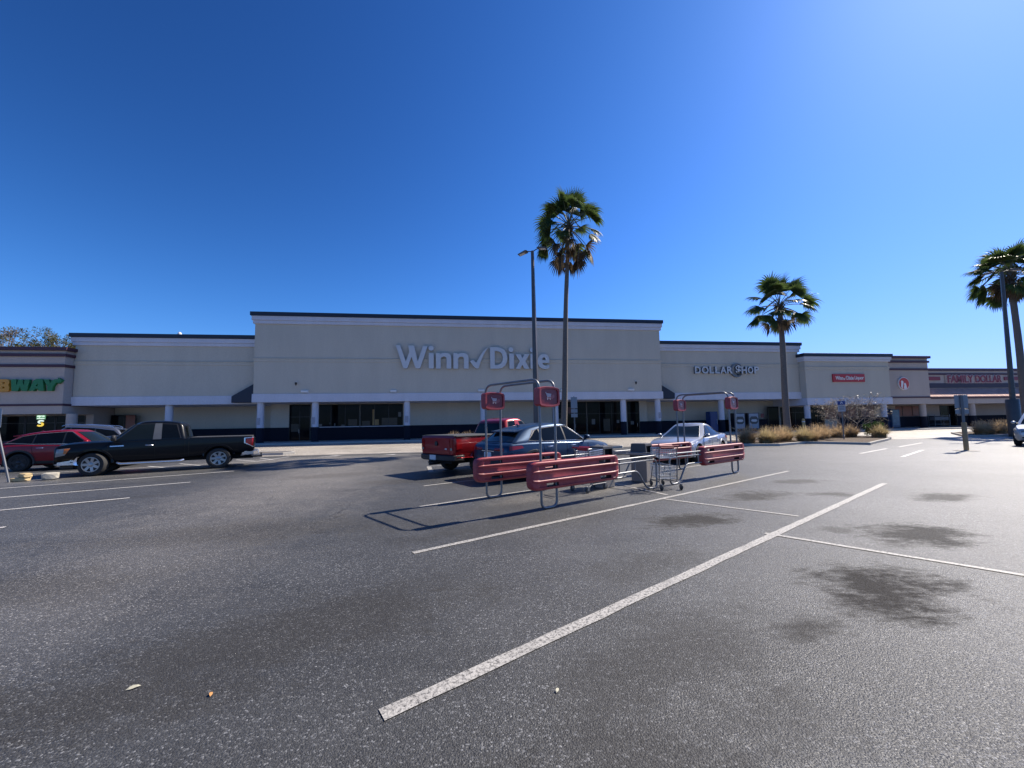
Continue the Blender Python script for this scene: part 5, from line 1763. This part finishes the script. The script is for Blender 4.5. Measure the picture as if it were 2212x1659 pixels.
def lamp_post(label, base, top, w0, w1, head_rz, pedestal=0.0):
    b, t = Vector(base), Vector(top)
    r = thing('lamp_post', label, 'lamp post', base, head_rz, 'parking lot lamp posts')
    d = (t - b)
    d = Matrix.Rotation(-head_rz, 3, 'Z') @ d
    mb = MB()
    n = 14
    rows = []
    for i in range(n + 1):
        u = i / n
        w = (w0 + (w1 - w0) * u) / 2
        c = d * u
        rows.append([(c.x + x * w, c.y + y * w, c.z) for x, y in ((-1, -0.7), (-0.7, -1), (0.7, -1), (1, -0.7), (1, 0.7), (0.7, 1), (-0.7, 1), (-1, 0.7))])
    k = 8
    vs = [p for q in rows for p in q]
    fs = [(i * k + j, i * k + (j + 1) % k, (i + 1) * k + (j + 1) % k, (i + 1) * k + j) for i in range(n) for j in range(k)] + [tuple(range(k)), tuple(n * k + j for j in range(k))]
    mb.add(vs, fs).build('pole', pole_m, r)
    if pedestal:
        MB().lathe([(0.34, 0.0), (0.34, pedestal - 0.05), (0.30, pedestal)], 28).build('pedestal', pole_m, r, 40)
    for sg in (1, -1):
        arm = MB().tube([(d.x, d.y, d.z - 0.05), (d.x + sg * 0.32, d.y, d.z + 0.06), (d.x + sg * 0.42, d.y, d.z + 0.05)], 0.03, 8).build('arm', frame_dark, r, 50)
        mb = MB().prism([(0.35, 0.10), (0.48, 0.12), (1.0, -0.02), (0.98, -0.08), (0.42, 0.02)], lambda a, z, y: (d.x + sg * a, d.y + y, d.z + z), -0.17, 0.17)
        hd = mb.build('lamp_head', mat('grey_lamp_housing', (0.10, 0.10, 0.105), 0.5), r, bevel=0.012)
        MB().prism([(0.55, 0.002), (0.93, -0.066), (0.93, -0.072), (0.55, -0.006)], lambda a, z, y: (d.x + sg * a, d.y + y, d.z + z - 0.014), -0.13, 0.13).build('lens', mat('lamp_lens', (0.55, 0.56, 0.58), 0.2), hd)
    return r


def sign_post(label, base, parts, post_h, post_r=0.03, rz=0.0, sleeve=0.0, group=None):
    r = thing('sign_post', label, 'sign post', base, rz, group)
    MB().box(-post_r, post_r, -post_r * 0.6, post_r * 0.6, -0.05, post_h).build('post', steel, r, bevel=0.004)
    if sleeve:
        MB().lathe([(0.085, 0), (0.085, sleeve - 0.03), (0.07, sleeve)], 16).build('sleeve', mat('worn_yellow_pipe', (0.36, 0.24, 0.12), 0.7, var=0.35), r, 50)
        MB().lathe([(0.42, 0.002), (0.40, 0.02)], 24).build('footing', kerb_mat, r, 40)
    for (z0, z1, hw, m_, y) in parts:
        p = MB().box(-hw, hw, y, y + 0.006, z0, z1).build('panel', m_, r, bevel=0.002)
    return r


blue_sign = mat('blue_sign', (0.010, 0.045, 0.22), 0.4)
pale_sign = mat('pale_sign', (0.42, 0.43, 0.45), 0.5, var=0.25)

lamp_post('tapered concrete lamp post with twin heads beside the tall palm', (1.52, 24.0, 0.1), (1.47, 24.0, 12.6), 0.36, 0.16, R(-30))
lamp_post('tapered concrete lamp post on round pedestal at far picture edge', (36.4, 28.0, 0.0), (36.63, 28.0, 12.2), 0.28, 0.16, R(-30), 2.7)
sign_post('grey sign post with one tall and two small blank panels by palm trunk', (3.86, 24.0, 0.1), ((2.35, 3.06, 0.20, plate_back, -0.035), (2.08, 2.30, 0.20, plate_back, -0.035), (1.80, 2.02, 0.20, plate_back, -0.035)), 3.1)
r = sign_post('blue disabled parking sign post on the grass island near bare shrub', (22.5, 26.3, 0.1), ((2.36, 2.62, 0.20, blue_sign, -0.035), (1.90, 2.33, 0.20, pale_sign, -0.035)), 2.62, rz=R(-36))
o = flat_shape('wheelchair_symbol', [[(-0.02, 0.09), (0.02, 0.09), (0.025, 0.03), (0.06, 0.03), (0.09, -0.06), (0.075, -0.07), (0.045, 0.0), (0.0, 0.0), (-0.03, -0.04), (-0.01, -0.08), (0.05, -0.085), (0.02, -0.10), (-0.04, -0.09), (-0.06, -0.03), (-0.03, 0.01)]], 0.003, white_paint, r)
o.location = (0, -0.038, 2.49)
for z in (2.02, 2.12, 2.22):
    MB().box(-0.14, 0.14, -0.0385, -0.036, z - 0.02, z + 0.02).build('lettering', steel, r)
sign_post('sign post in a thick yellowish pipe with blank sign backs, in bright lot', (20.45, 17.5, 0.0), ((1.93, 2.53, 0.215, plate_back, 0.05), (1.66, 1.88, 0.215, plate_back, 0.05)), 2.53, 0.045, R(-30), 1.28)
r = thing('leaning_post', 'thin grey post leaning out of the picture beside the red car', 'post', (-16.02, 12.37, 0), 0)
MB().tube([(0, 0, -0.05), (-0.42, 0, 1.40), (-0.62, 0, 2.1)], 0.03, 8).build('pipe', steel, r, 50)
MB().box(-0.95, -0.35, -0.045, -0.04, 1.75, 2.35).build('panel', plate_back, r)
tan = mat('pale_yellow_concrete', (0.50, 0.37, 0.19), 0.8, var=0.25, scale=9, bump=0.4)
grc = mat('pale_grey_concrete', (0.36, 0.33, 0.27), 0.85, var=0.3, scale=9, bump=0.4)


def rubble(name, label, at, sc, m_, seed, group=None, rz=0.0):
    rnd = random.Random(seed)
    bm = bmesh.new()
    bmesh.ops.create_icosphere(bm, subdivisions=2, radius=1.0)
    for v in bm.verts:
        k = 0.8 + 0.3 * rnd.random()
        q = [max(-0.72, min(0.72, c * k)) for c in v.co]
        v.co = (q[0] * sc[0], q[1] * sc[1], (q[2] + 0.7) * sc[2])
    me = bpy.data.meshes.new(name)
    bm.to_mesh(me)
    bm.free()
    me.materials.append(m_)
    o = bpy.data.objects.new(name, me)
    C.objects.link(o)
    o.location = at
    o.rotation_euler = (0, 0, rz)
    return tag(o, label, 'concrete rubble', group)


rubble('concrete_chunk', 'pale yellow broken kerb piece lying flat beside the leaning post', (-15.9, 12.55, 0), (0.30, 0.14, 0.09), tan, 1, 'broken kerb pieces', R(20))
rubble('concrete_chunk', 'pale yellow broken kerb piece resting on top of another', (-15.85, 12.62, 0.115), (0.26, 0.15, 0.10), tan, 2, 'broken kerb pieces', R(-15))
rubble('concrete_chunk', 'lumpy grey and cream concrete chunk in front of the black truck', (-15.3, 12.85, 0), (0.26, 0.20, 0.17), grc, 3, 'broken kerb pieces', R(40))

# ---------------------------------------------------------------- palms
frond_m = build_leaf('palm_frond', (0.026, 0.050, 0.014), (0.095, 0.135, 0.036), 0.4, 0.9, 0.45)
dead_m = build_leaf('dead_palm_frond', (0.055, 0.038, 0.022), (0.20, 0.145, 0.085), 0.6, 1.3)
stalk_m = mat('palm_stalk', (0.09, 0.085, 0.035), 0.5, var=0.35)
bark_t = NT('palm_bark')
bk_r = bark_t.noise(1.0, 4, 0.6, vec=bark_t.co((6, 6, 22)))
bark_t.set(Base_Color=bark_t.mix((0.085, 0.07, 0.06), (0.24, 0.205, 0.175), bk_r), Roughness=0.9)
bark_t.bump(bk_r, 0.7, 0.03)
bark = bark_t.m


def fan_frond(blades, stalks, rnd, org, d, size, droop, fold, n=22, stalk=1.0):
    """one fan leaf: stalk from org along d, then blades that split and hang at their tips"""
    d = d.normalized()
    side = d.cross(Vector((0, 0, 1)))
    side = side.normalized() if side.length > 0.05 else Vector((1, 0, 0))
    side = (Matrix.Rotation(rnd.uniform(-1.0, 1.0), 3, d) @ side).normalized()
    upv = side.cross(d).normalized()
    L = stalk
    pts = []
    for i in range(6):
        t = i / 5
        p = org + d * (L * t) + Vector((0, 0, -0.16 * droop * L * t * t))
        pts.append(p)
    stalks.tube(pts, [0.035, 0.03, 0.026, 0.022, 0.02, 0.016], 5)
    hub = pts[-1]
    ax = (pts[-1] - pts[-2]).normalized()
    for i in range(n):
        u = -1 + 2 * i / (n - 1)
        a = u * R(80)
        k = math.cos(a * 0.75)
        dirv = (ax * math.cos(a) + side * math.sin(a)).normalized()
        dirv = (dirv + upv * (fold * (abs(u) - 0.35))).normalized()
        ln = size * (0.62 + 0.38 * k) * rnd.uniform(0.88, 1.08)
        wd = size * 0.045 * rnd.uniform(0.8, 1.15)
        perp = dirv.cross(upv).normalized()
        rib = []
        p = hub.copy()
        v = dirv.copy()
        segs = 5
        for sgm in range(segs + 1):
            rib.append(p.copy())
            t = sgm / segs
            v = (v + Vector((0, 0, -droop * (0.05 + 0.62 * t * t) * rnd.uniform(0.8, 1.2)))).normalized()
            p = p + v * (ln / segs)
        rows = []
        wl = [0.22, 1.0, 1.15, 0.85, 0.45, 0.04]
        for q, w_ in zip(rib, wl):
            o_ = perp * (wd * w_)
            rows.append([q - o_ - upv * (0.2 * wd * w_), q + upv * (0.25 * wd * w_), q + o_ - upv * (0.2 * wd * w_)])
        blades.grid(rows)


def palm(label, base, skirt_z, crown, r0, r1, seed, n_live=30, n_dead=16, size=1.15, spread=1.0, fall=0.0):
    rnd = random.Random(seed)
    b = Vector(base)
    top = Vector(crown)
    r = thing('palm_tree', label, 'palm tree', base, 0, 'palm trees in the parking islands')
    mid = [Vector((0, 0, -0.2))]
    rad = [r0 * 1.45]
    n = 26
    for i in range(1, n + 1):
        t = i / n
        p = (top - b) * t
        p.x += 0.10 * math.sin(t * 5.0 + seed) * t * (1 - t) * 4 * 0.5
        mid.append(p)
        rad.append((r0 + (r1 - r0) * min(1, t * 1.1)) * (1 + 0.35 * math.exp(-t * 22)) * (1 + 0.025 * rnd.uniform(-1, 1)))
    MB().tube(mid, rad, 14).build('trunk', bark, r, 60)
    c = top - b
    live, dead, stalks, dstalks = MB(), MB(), MB(), MB()
    ga = math.pi * (3 - math.sqrt(5))
    for i in range(n_live):
        t = (i + 0.5) / n_live
        el = R(86 - 118 * t + rnd.uniform(-8, 8))
        az = i * ga + rnd.uniform(-0.25, 0.25)
        d = Vector((math.cos(az) * math.cos(el), math.sin(az) * math.cos(el), math.sin(el)))
        fan_frond(live, stalks, rnd, c + Vector((0, 0, -0.25 * t)) + d * 0.12, d, size * rnd.uniform(0.85, 1.1), 0.55 + 0.75 * t + rnd.uniform(0, 0.35), rnd.uniform(-0.35, 0.45), 24, spread * rnd.uniform(0.85, 1.15) * (1.0 if t > 0.15 else 0.8))
    drop = c.z - (skirt_z - b.z)
    for i in range(n_dead):
        t = (i + 0.5) / max(1, n_dead)
        az = i * ga + rnd.uniform(-0.4, 0.4)
        el = R(-38 - 38 * t + rnd.uniform(-6, 6))
        d = Vector((math.cos(az) * math.cos(el), math.sin(az) * math.cos(el), math.sin(el)))
        st_ = max(0.5, min(1.7, (drop - size * 0.8) * rnd.uniform(0.6, 1.0)))
        fan_frond(dead, dstalks, rnd, c + Vector((0, 0, -0.35)) + Vector((d.x, d.y, 0)) * 0.12, d, size * rnd.uniform(0.8, 1.0), 1.5, rnd.uniform(0.5, 1.1), 15, st_)
    live.build('crown', frond_m, r, fix=False)
    stalks.build('stalks', stalk_m, r, 60)
    if n_dead:
        dead.build('dead_fronds', dead_m, r, fix=False)
        dstalks.build('dead_stalks', dead_m, r, 60)
    boot = MB()
    for i in range(26):
        az = i * ga
        z = c.z - 0.15 - 0.8 * (i / 26)
        p = Vector((c.x + math.cos(az) * r1, c.y + math.sin(az) * r1, z))
        q = p + Vector((math.cos(az) * 0.22, math.sin(az) * 0.22, 0.28))
        boot.tube([p, q], [0.06, 0.025], 5)
    boot.build('leaf_bases', dead_m, r, 60)
    return r


palm('tallest palm tree in the middle with a brown skirt of dead fronds', (3.15, 24.3, 0.1), 11.7, (3.93, 24.5, 14.6), 0.20, 0.12, 14, 31, 17, 1.2, 1.4)
palm('shorter palm tree on the grass island in front of the dollar store', (21.0, 29.5, 0.1), 8.3, (21.0, 29.5, 10.5), 0.24, 0.17, 4, 26, 6, 1.25, 1.4)
palm('palm tree behind the far lamp post at the picture edge', (44.0, 33.0, 0.1), 11.7, (43.9, 33.0, 14.0), 0.26, 0.19, 5, 34, 12, 1.55, 1.6)
palm('palm tree mostly cut off by the picture edge, farthest one', (50.5, 36.0, 0.0), 12.6, (50.3, 36.0, 15.4), 0.26, 0.19, 8, 30, 10, 1.55, 1.6)

# ---------------------------------------------------------------- ornamental grasses
grass_m = build_leaf('dry_grass', (0.32, 0.22, 0.12), (0.62, 0.465, 0.28), 0.7, 2.5, 0.55)
grass_g = build_leaf('greenish_grass', (0.26, 0.21, 0.10), (0.56, 0.44, 0.25), 0.7, 2.5, 0.55)
plume_m = build_leaf('grass_plume', (0.42, 0.32, 0.20), (0.62, 0.50, 0.34), 0.8, 4)
green_m = build_leaf('green_shrub_leaf', (0.018, 0.045, 0.010), (0.07, 0.13, 0.03), 0.45, 2.5)


def clump_mesh(seed, n=800, h=1.08, rad=1.0):
    rnd = random.Random(seed)
    mb = MB()
    for i in range(n):
        a = rnd.uniform(0, 2 * math.pi)
        lean = rnd.random() ** 0.7
        b0 = Vector((math.cos(a), math.sin(a), 0)) * (0.34 * rnd.random() + 0.02)
        out = Vector((math.cos(a + rnd.uniform(-0.5, 0.5)), math.sin(a + rnd.uniform(-0.5, 0.5)), 0))
        out = (out + Vector((-0.12, -0.05, 0))).normalized()
        hh = h * rnd.uniform(0.6, 1.12) * (1.05 - 0.35 * lean)
        rr = rad * lean * rnd.uniform(0.7, 1.1)
        perp = Vector((-out.y, out.x, 0)) * rnd.uniform(0.008, 0.015)
        rows = []
        for k in range(5):
            t = k / 4
            p = b0 + out * (rr * t ** 1.7) + Vector((0, 0, hh * (t - 0.42 * lean * t ** 2.6)))
            w_ = (1 - t) ** 0.6 + 0.05
            rows.append([p - perp * w_, p + perp * w_])
        mb.grid(rows)
    return mb


gp = []
for sd in (1, 2, 3):
    o = clump_mesh(sd).build('blades', grass_m if sd != 2 else grass_g, None, fix=False)
    C.objects.unlink(o)
    pl = MB()
    rnd = random.Random(sd + 40)
    for i in range(34):
        a, q = rnd.uniform(0, 6.28), rnd.uniform(0.2, 0.75)
        p = Vector((math.cos(a) * q, math.sin(a) * q, rnd.uniform(0.72, 1.02) * (1.05 - 0.3 * q)))
        d = Vector((math.cos(a) * 0.5, math.sin(a) * 0.5, 0.6)).normalized() * rnd.uniform(0.12, 0.2)
        pl.tube([p, p + d * 0.5, p + d], [0.004, 0.013, 0.002], 4)
    p_ = pl.build('plumes', plume_m, None, fix=False)
    C.objects.unlink(p_)
    gp.append((o, p_))
GRASS = [((14.75, 24.35), 1.08, 0, 'wide golden grass clump nearest the far corral, at the island tip'), ((15.55, 23.75), 1.0, 1, 'golden grass clump second from the island tip, over the curved kerb'), ((16.7, 24.75), 0.98, 2, 'golden grass clump with a low dark base, right after the kerb dip'),
         ((17.75, 25.5), 0.95, 0, 'tan grass clump in front of the island palm trunk'), ((18.7, 26.5), 0.95, 1, 'tan grass clump just behind the island palm line, half hidden'), ((18.6, 24.75), 0.98, 1, 'greenish grass clump spilling over the kerb between two beds'),
         ((19.5, 25.3), 0.95, 2, 'tan grass clump beside the greenish spilling one'), ((21.2, 26.9), 1.05, 0, 'tall tan grass clump in the island centre before the bare mulch'), ((22.6, 28.2), 1.02, 2, 'tan grass clump directly behind the blue parking sign post'),
         ((24.3, 29.0), 0.98, 0, 'dull brown grass clump under the bare shrub, nearer the sign'), ((25.7, 29.4), 0.98, 2, 'dull brown grass clump under the bare shrub, nearer the green bush'), ((26.5, 27.9), 0.95, 1, 'pale green grass clump hanging over the island end kerb'),
         ((36.2, 29.9), 1.0, 0, 'tan grass clump at the near end of the far island'), ((37.6, 30.6), 1.08, 2, 'tan grass clump in the middle of the far island mound'), ((39.2, 31.2), 1.08, 0, 'tan grass clump behind the pale crossover mirror'), ((41.0, 32.0), 1.05, 2, 'tan grass clump at the back of the far island'),
         ((-3.9, 25.6), 0.95, 0, 'tan grass clump peeking over the red truck bed, nearer its tailgate'), ((-2.9, 25.6), 0.95, 2, 'tan grass clump peeking over the red truck bed, nearer its cab')]
for i, (p, sc, kd, lb) in enumerate(GRASS):
    r = thing('grass_plant', lb, 'grass clump', (*p, 0.11), i * 1.3, 'ornamental grasses in the islands')
    r.scale = (sc, sc, sc)
    for src in gp[kd]:
        c = src.copy()
        C.objects.link(c)
        c.parent = r
island('traffic_island', [(-5.2, 25.0), (-0.6, 24.6), (-0.2, 25.0), (-0.6, 26.6), (-4.6, 27.4)], mulch)


def leaf_blob(mb, rnd, c, rad, n, ls):
    for i in range(n):
        a, z = rnd.uniform(0, 2 * math.pi), rnd.uniform(-1, 1)
        q = rad * rnd.random() ** 0.4
        s = math.sqrt(1 - z * z)
        p = c + Vector((q * s * math.cos(a), q * s * math.sin(a), q * z * 0.8))
        d1 = Vector((rnd.uniform(-1, 1), rnd.uniform(-1, 1), rnd.uniform(-0.6, 0.8))).normalized()
        d2 = d1.orthogonal().normalized()
        d2 = (d2 * math.cos(a * 3) + d1.cross(d2) * math.sin(a * 3)) * ls * 0.42
        d1 = d1 * ls * rnd.uniform(0.7, 1.3)
        mb.add([p - d1 * 0.5, p + d2 * 0.5, p + d1 * 0.5, p - d2 * 0.5], [(0, 1, 2, 3)])


rnd = random.Random(77)
r = thing('green_shrub', 'small dark green leafy shrub at the end of the grass island', 'shrub', (26.9, 28.9, 0.1), 0)
mb = MB()
for i in range(16):
    leaf_blob(mb, rnd, Vector((rnd.uniform(-0.45, 0.45), rnd.uniform(-0.45, 0.45), rnd.uniform(0.25, 0.95))), 0.32, 90, 0.13)
for i in range(60):
    a = rnd.uniform(0, 6.28)
    p = Vector((math.cos(a) * 0.3, math.sin(a) * 0.3, 0.7))
    q = p + Vector((math.cos(a) * 0.35, math.sin(a) * 0.35, rnd.uniform(0.3, 0.65)))
    w_ = Vector((-math.sin(a), math.cos(a), 0)) * 0.02
    mb.add([p - w_, p + w_, q], [(0, 1, 2)])
mb.build('foliage', green_m, r, fix=False)
st_ = MB()
for i in range(5):
    st_.tube([(0.05 * i - 0.1, 0, -0.05), (rnd.uniform(-0.35, 0.35), rnd.uniform(-0.3, 0.3), 0.7)], [0.025, 0.01], 5)
st_.build('stem', bark, r, 60)


def grow(mb, tips, rnd, p, d, L, r_, depth, spread, lift=0.25, sub=3):
    n = 3
    pts, rad = [p], [r_]
    v = d.normalized()
    for i in range(n):
        v = (v + Vector((rnd.uniform(-1, 1), rnd.uniform(-1, 1), rnd.uniform(-0.5, 1) * lift)) * 0.22).normalized()
        p = p + v * (L / n)
        pts.append(p)
        rad.append(r_ * (1 - 0.38 * (i + 1) / n))
    mb.tube(pts, rad, 5 if depth > 1 else 4, caps=False)
    if depth == 0:
        tips.append((p, v))
        return
    for k in range(sub + (1 if rnd.random() < 0.4 else 0)):
        a = v.orthogonal().normalized()
        ang = rnd.uniform(0, 2 * math.pi)
        w_ = (a * math.cos(ang) + v.cross(a) * math.sin(ang))
        nd = (v + w_ * spread * rnd.uniform(0.6, 1.2) + Vector((0, 0, lift * 0.5))).normalized()
        grow(mb, tips, rnd, pts[rnd.choice((2, 3, 3))], nd, L * rnd.uniform(0.62, 0.82), r_ * 0.55, depth - 1, spread, lift, sub)


rnd = random.Random(5)
r = thing('bare_shrub', 'wide leafless grey shrub on the grass island before the liquor store', 'shrub', (26.9, 30.6, 0.1), 0)
r.scale = (0.88, 0.88, 0.9)
twig_m = mat('grey_twig', (0.15, 0.125, 0.11), 0.7, var=0.35, scale=3)
tw, tips = MB(), []
for i in range(6):
    a = i * 1.05 + 0.3
    grow(tw, tips, rnd, Vector((math.cos(a) * 0.12, math.sin(a) * 0.12, -0.05)), Vector((math.cos(a) * 0.55, math.sin(a) * 0.55, 0.85)), 1.45, 0.055, 4, 0.85, 0.18)
tw.build('branches', twig_m, r, 60)
lf = MB()
for (p, v) in tips:
    if rnd.random() < 0.6 and p.z > 1.2:
        leaf_blob(lf, rnd, p, 0.14, 3, 0.11)
lf.build('leaves', build_leaf('sparse_pale_leaf', (0.17, 0.145, 0.11), (0.40, 0.35, 0.29), 0.35, 5), r, fix=False)

# trees that rise behind the beige shop
oak_m = build_leaf('winter_oak_leaf', (0.045, 0.052, 0.020), (0.18, 0.17, 0.075), 0.6, 0.8)
oak2_m = build_leaf('brownish_oak_leaf', (0.085, 0.06, 0.035), (0.20, 0.155, 0.10), 0.6, 0.8)
for i, (u, h_, wdt, lb, m_, sd) in enumerate(((-46.0, 17.2, 1.1, 'olive brown tree above the beige shop roof, cut by picture edge', oak2_m, 21), (-40.6, 16.6, 1.0, 'light olive tree with a pointed top above the beige shop roof', oak_m, 33), (-36.6, 15.0, 0.85, 'lowest pale tree peeking between the beige shop and the cream wing', oak_m, 8))):
    rnd = random.Random(sd)
    x, y, _ = FP(u, 25)
    r = thing('oak_tree', lb, 'tree', (x, y, 0), 0, 'trees behind the shops')
    tw, tips = MB(), []
    tw.tube([(0, 0, -0.2), (0.1, 0, h_ * 0.28), (0.0, 0.1, h_ * 0.5)], [0.38, 0.3, 0.22], 8)
    tw.build('trunk', bark, r, 60)
    br = MB()
    for k in range(8):
        a = k * 0.83
        d = Vector((math.cos(a) * 0.75 * wdt, math.sin(a) * 0.75 * wdt, 0.75))
        grow(br, tips, rnd, Vector((0, 0.05, h_ * (0.36 + 0.02 * k))), d, h_ * 0.20, 0.14, 3, 0.75, 0.3)
    zmax = max(p.z for p, v in tips)
    cr = MB()
    for (p, v) in tips:
        if rnd.random() < 0.8:
            leaf_blob(cr, rnd, p, 0.6, 34, 0.26)
    k = (h_ - 0.4) / zmax
    for mb in (br, cr):
        mb.v = [(a, b, c * k) for a, b, c in mb.v]
    br.build('branches', bark, r, 60)
    cr.build('crown', m_, r, fix=False)

# a few fallen leaves on the tarmac
leaf_p = mat('fallen_leaf_pale', (0.42, 0.40, 0.30), 0.7)
leaf_o = mat('fallen_leaf_orange', (0.45, 0.22, 0.07), 0.7)
for (x, y, m_, rz, sc, lb) in ((-2.38, 2.5, leaf_p, 0.6, 0.7, 'pale fallen leaf on the dark tarmac, at the empty aisle side'), (-1.84, 2.43, leaf_o, 2.0, 0.4, 'tiny orange fallen leaf on the dark tarmac'), (0.24, 2.41, leaf_p, 1.1, 0.4, 'small cream fallen leaf inside the nearest parking stall')):
    mb = MB()
    pts = [(-0.05, 0, 0.004), (-0.025, 0.018, 0.012), (0.0, 0.022, 0.016), (0.03, 0.015, 0.013), (0.055, 0, 0.006), (0.03, -0.015, 0.010), (0.0, -0.02, 0.008), (-0.025, -0.016, 0.007)]
    pts = [(a * sc, b * sc, c) for a, b, c in pts]
    o = mb.add(pts, [tuple(range(8))]).build('fallen_leaf', m_)
    o.location = (x, y, 0)
    o.rotation_euler = (0, 0, rz)
    tag(o, lb, 'leaf', 'fallen leaves on the tarmac')
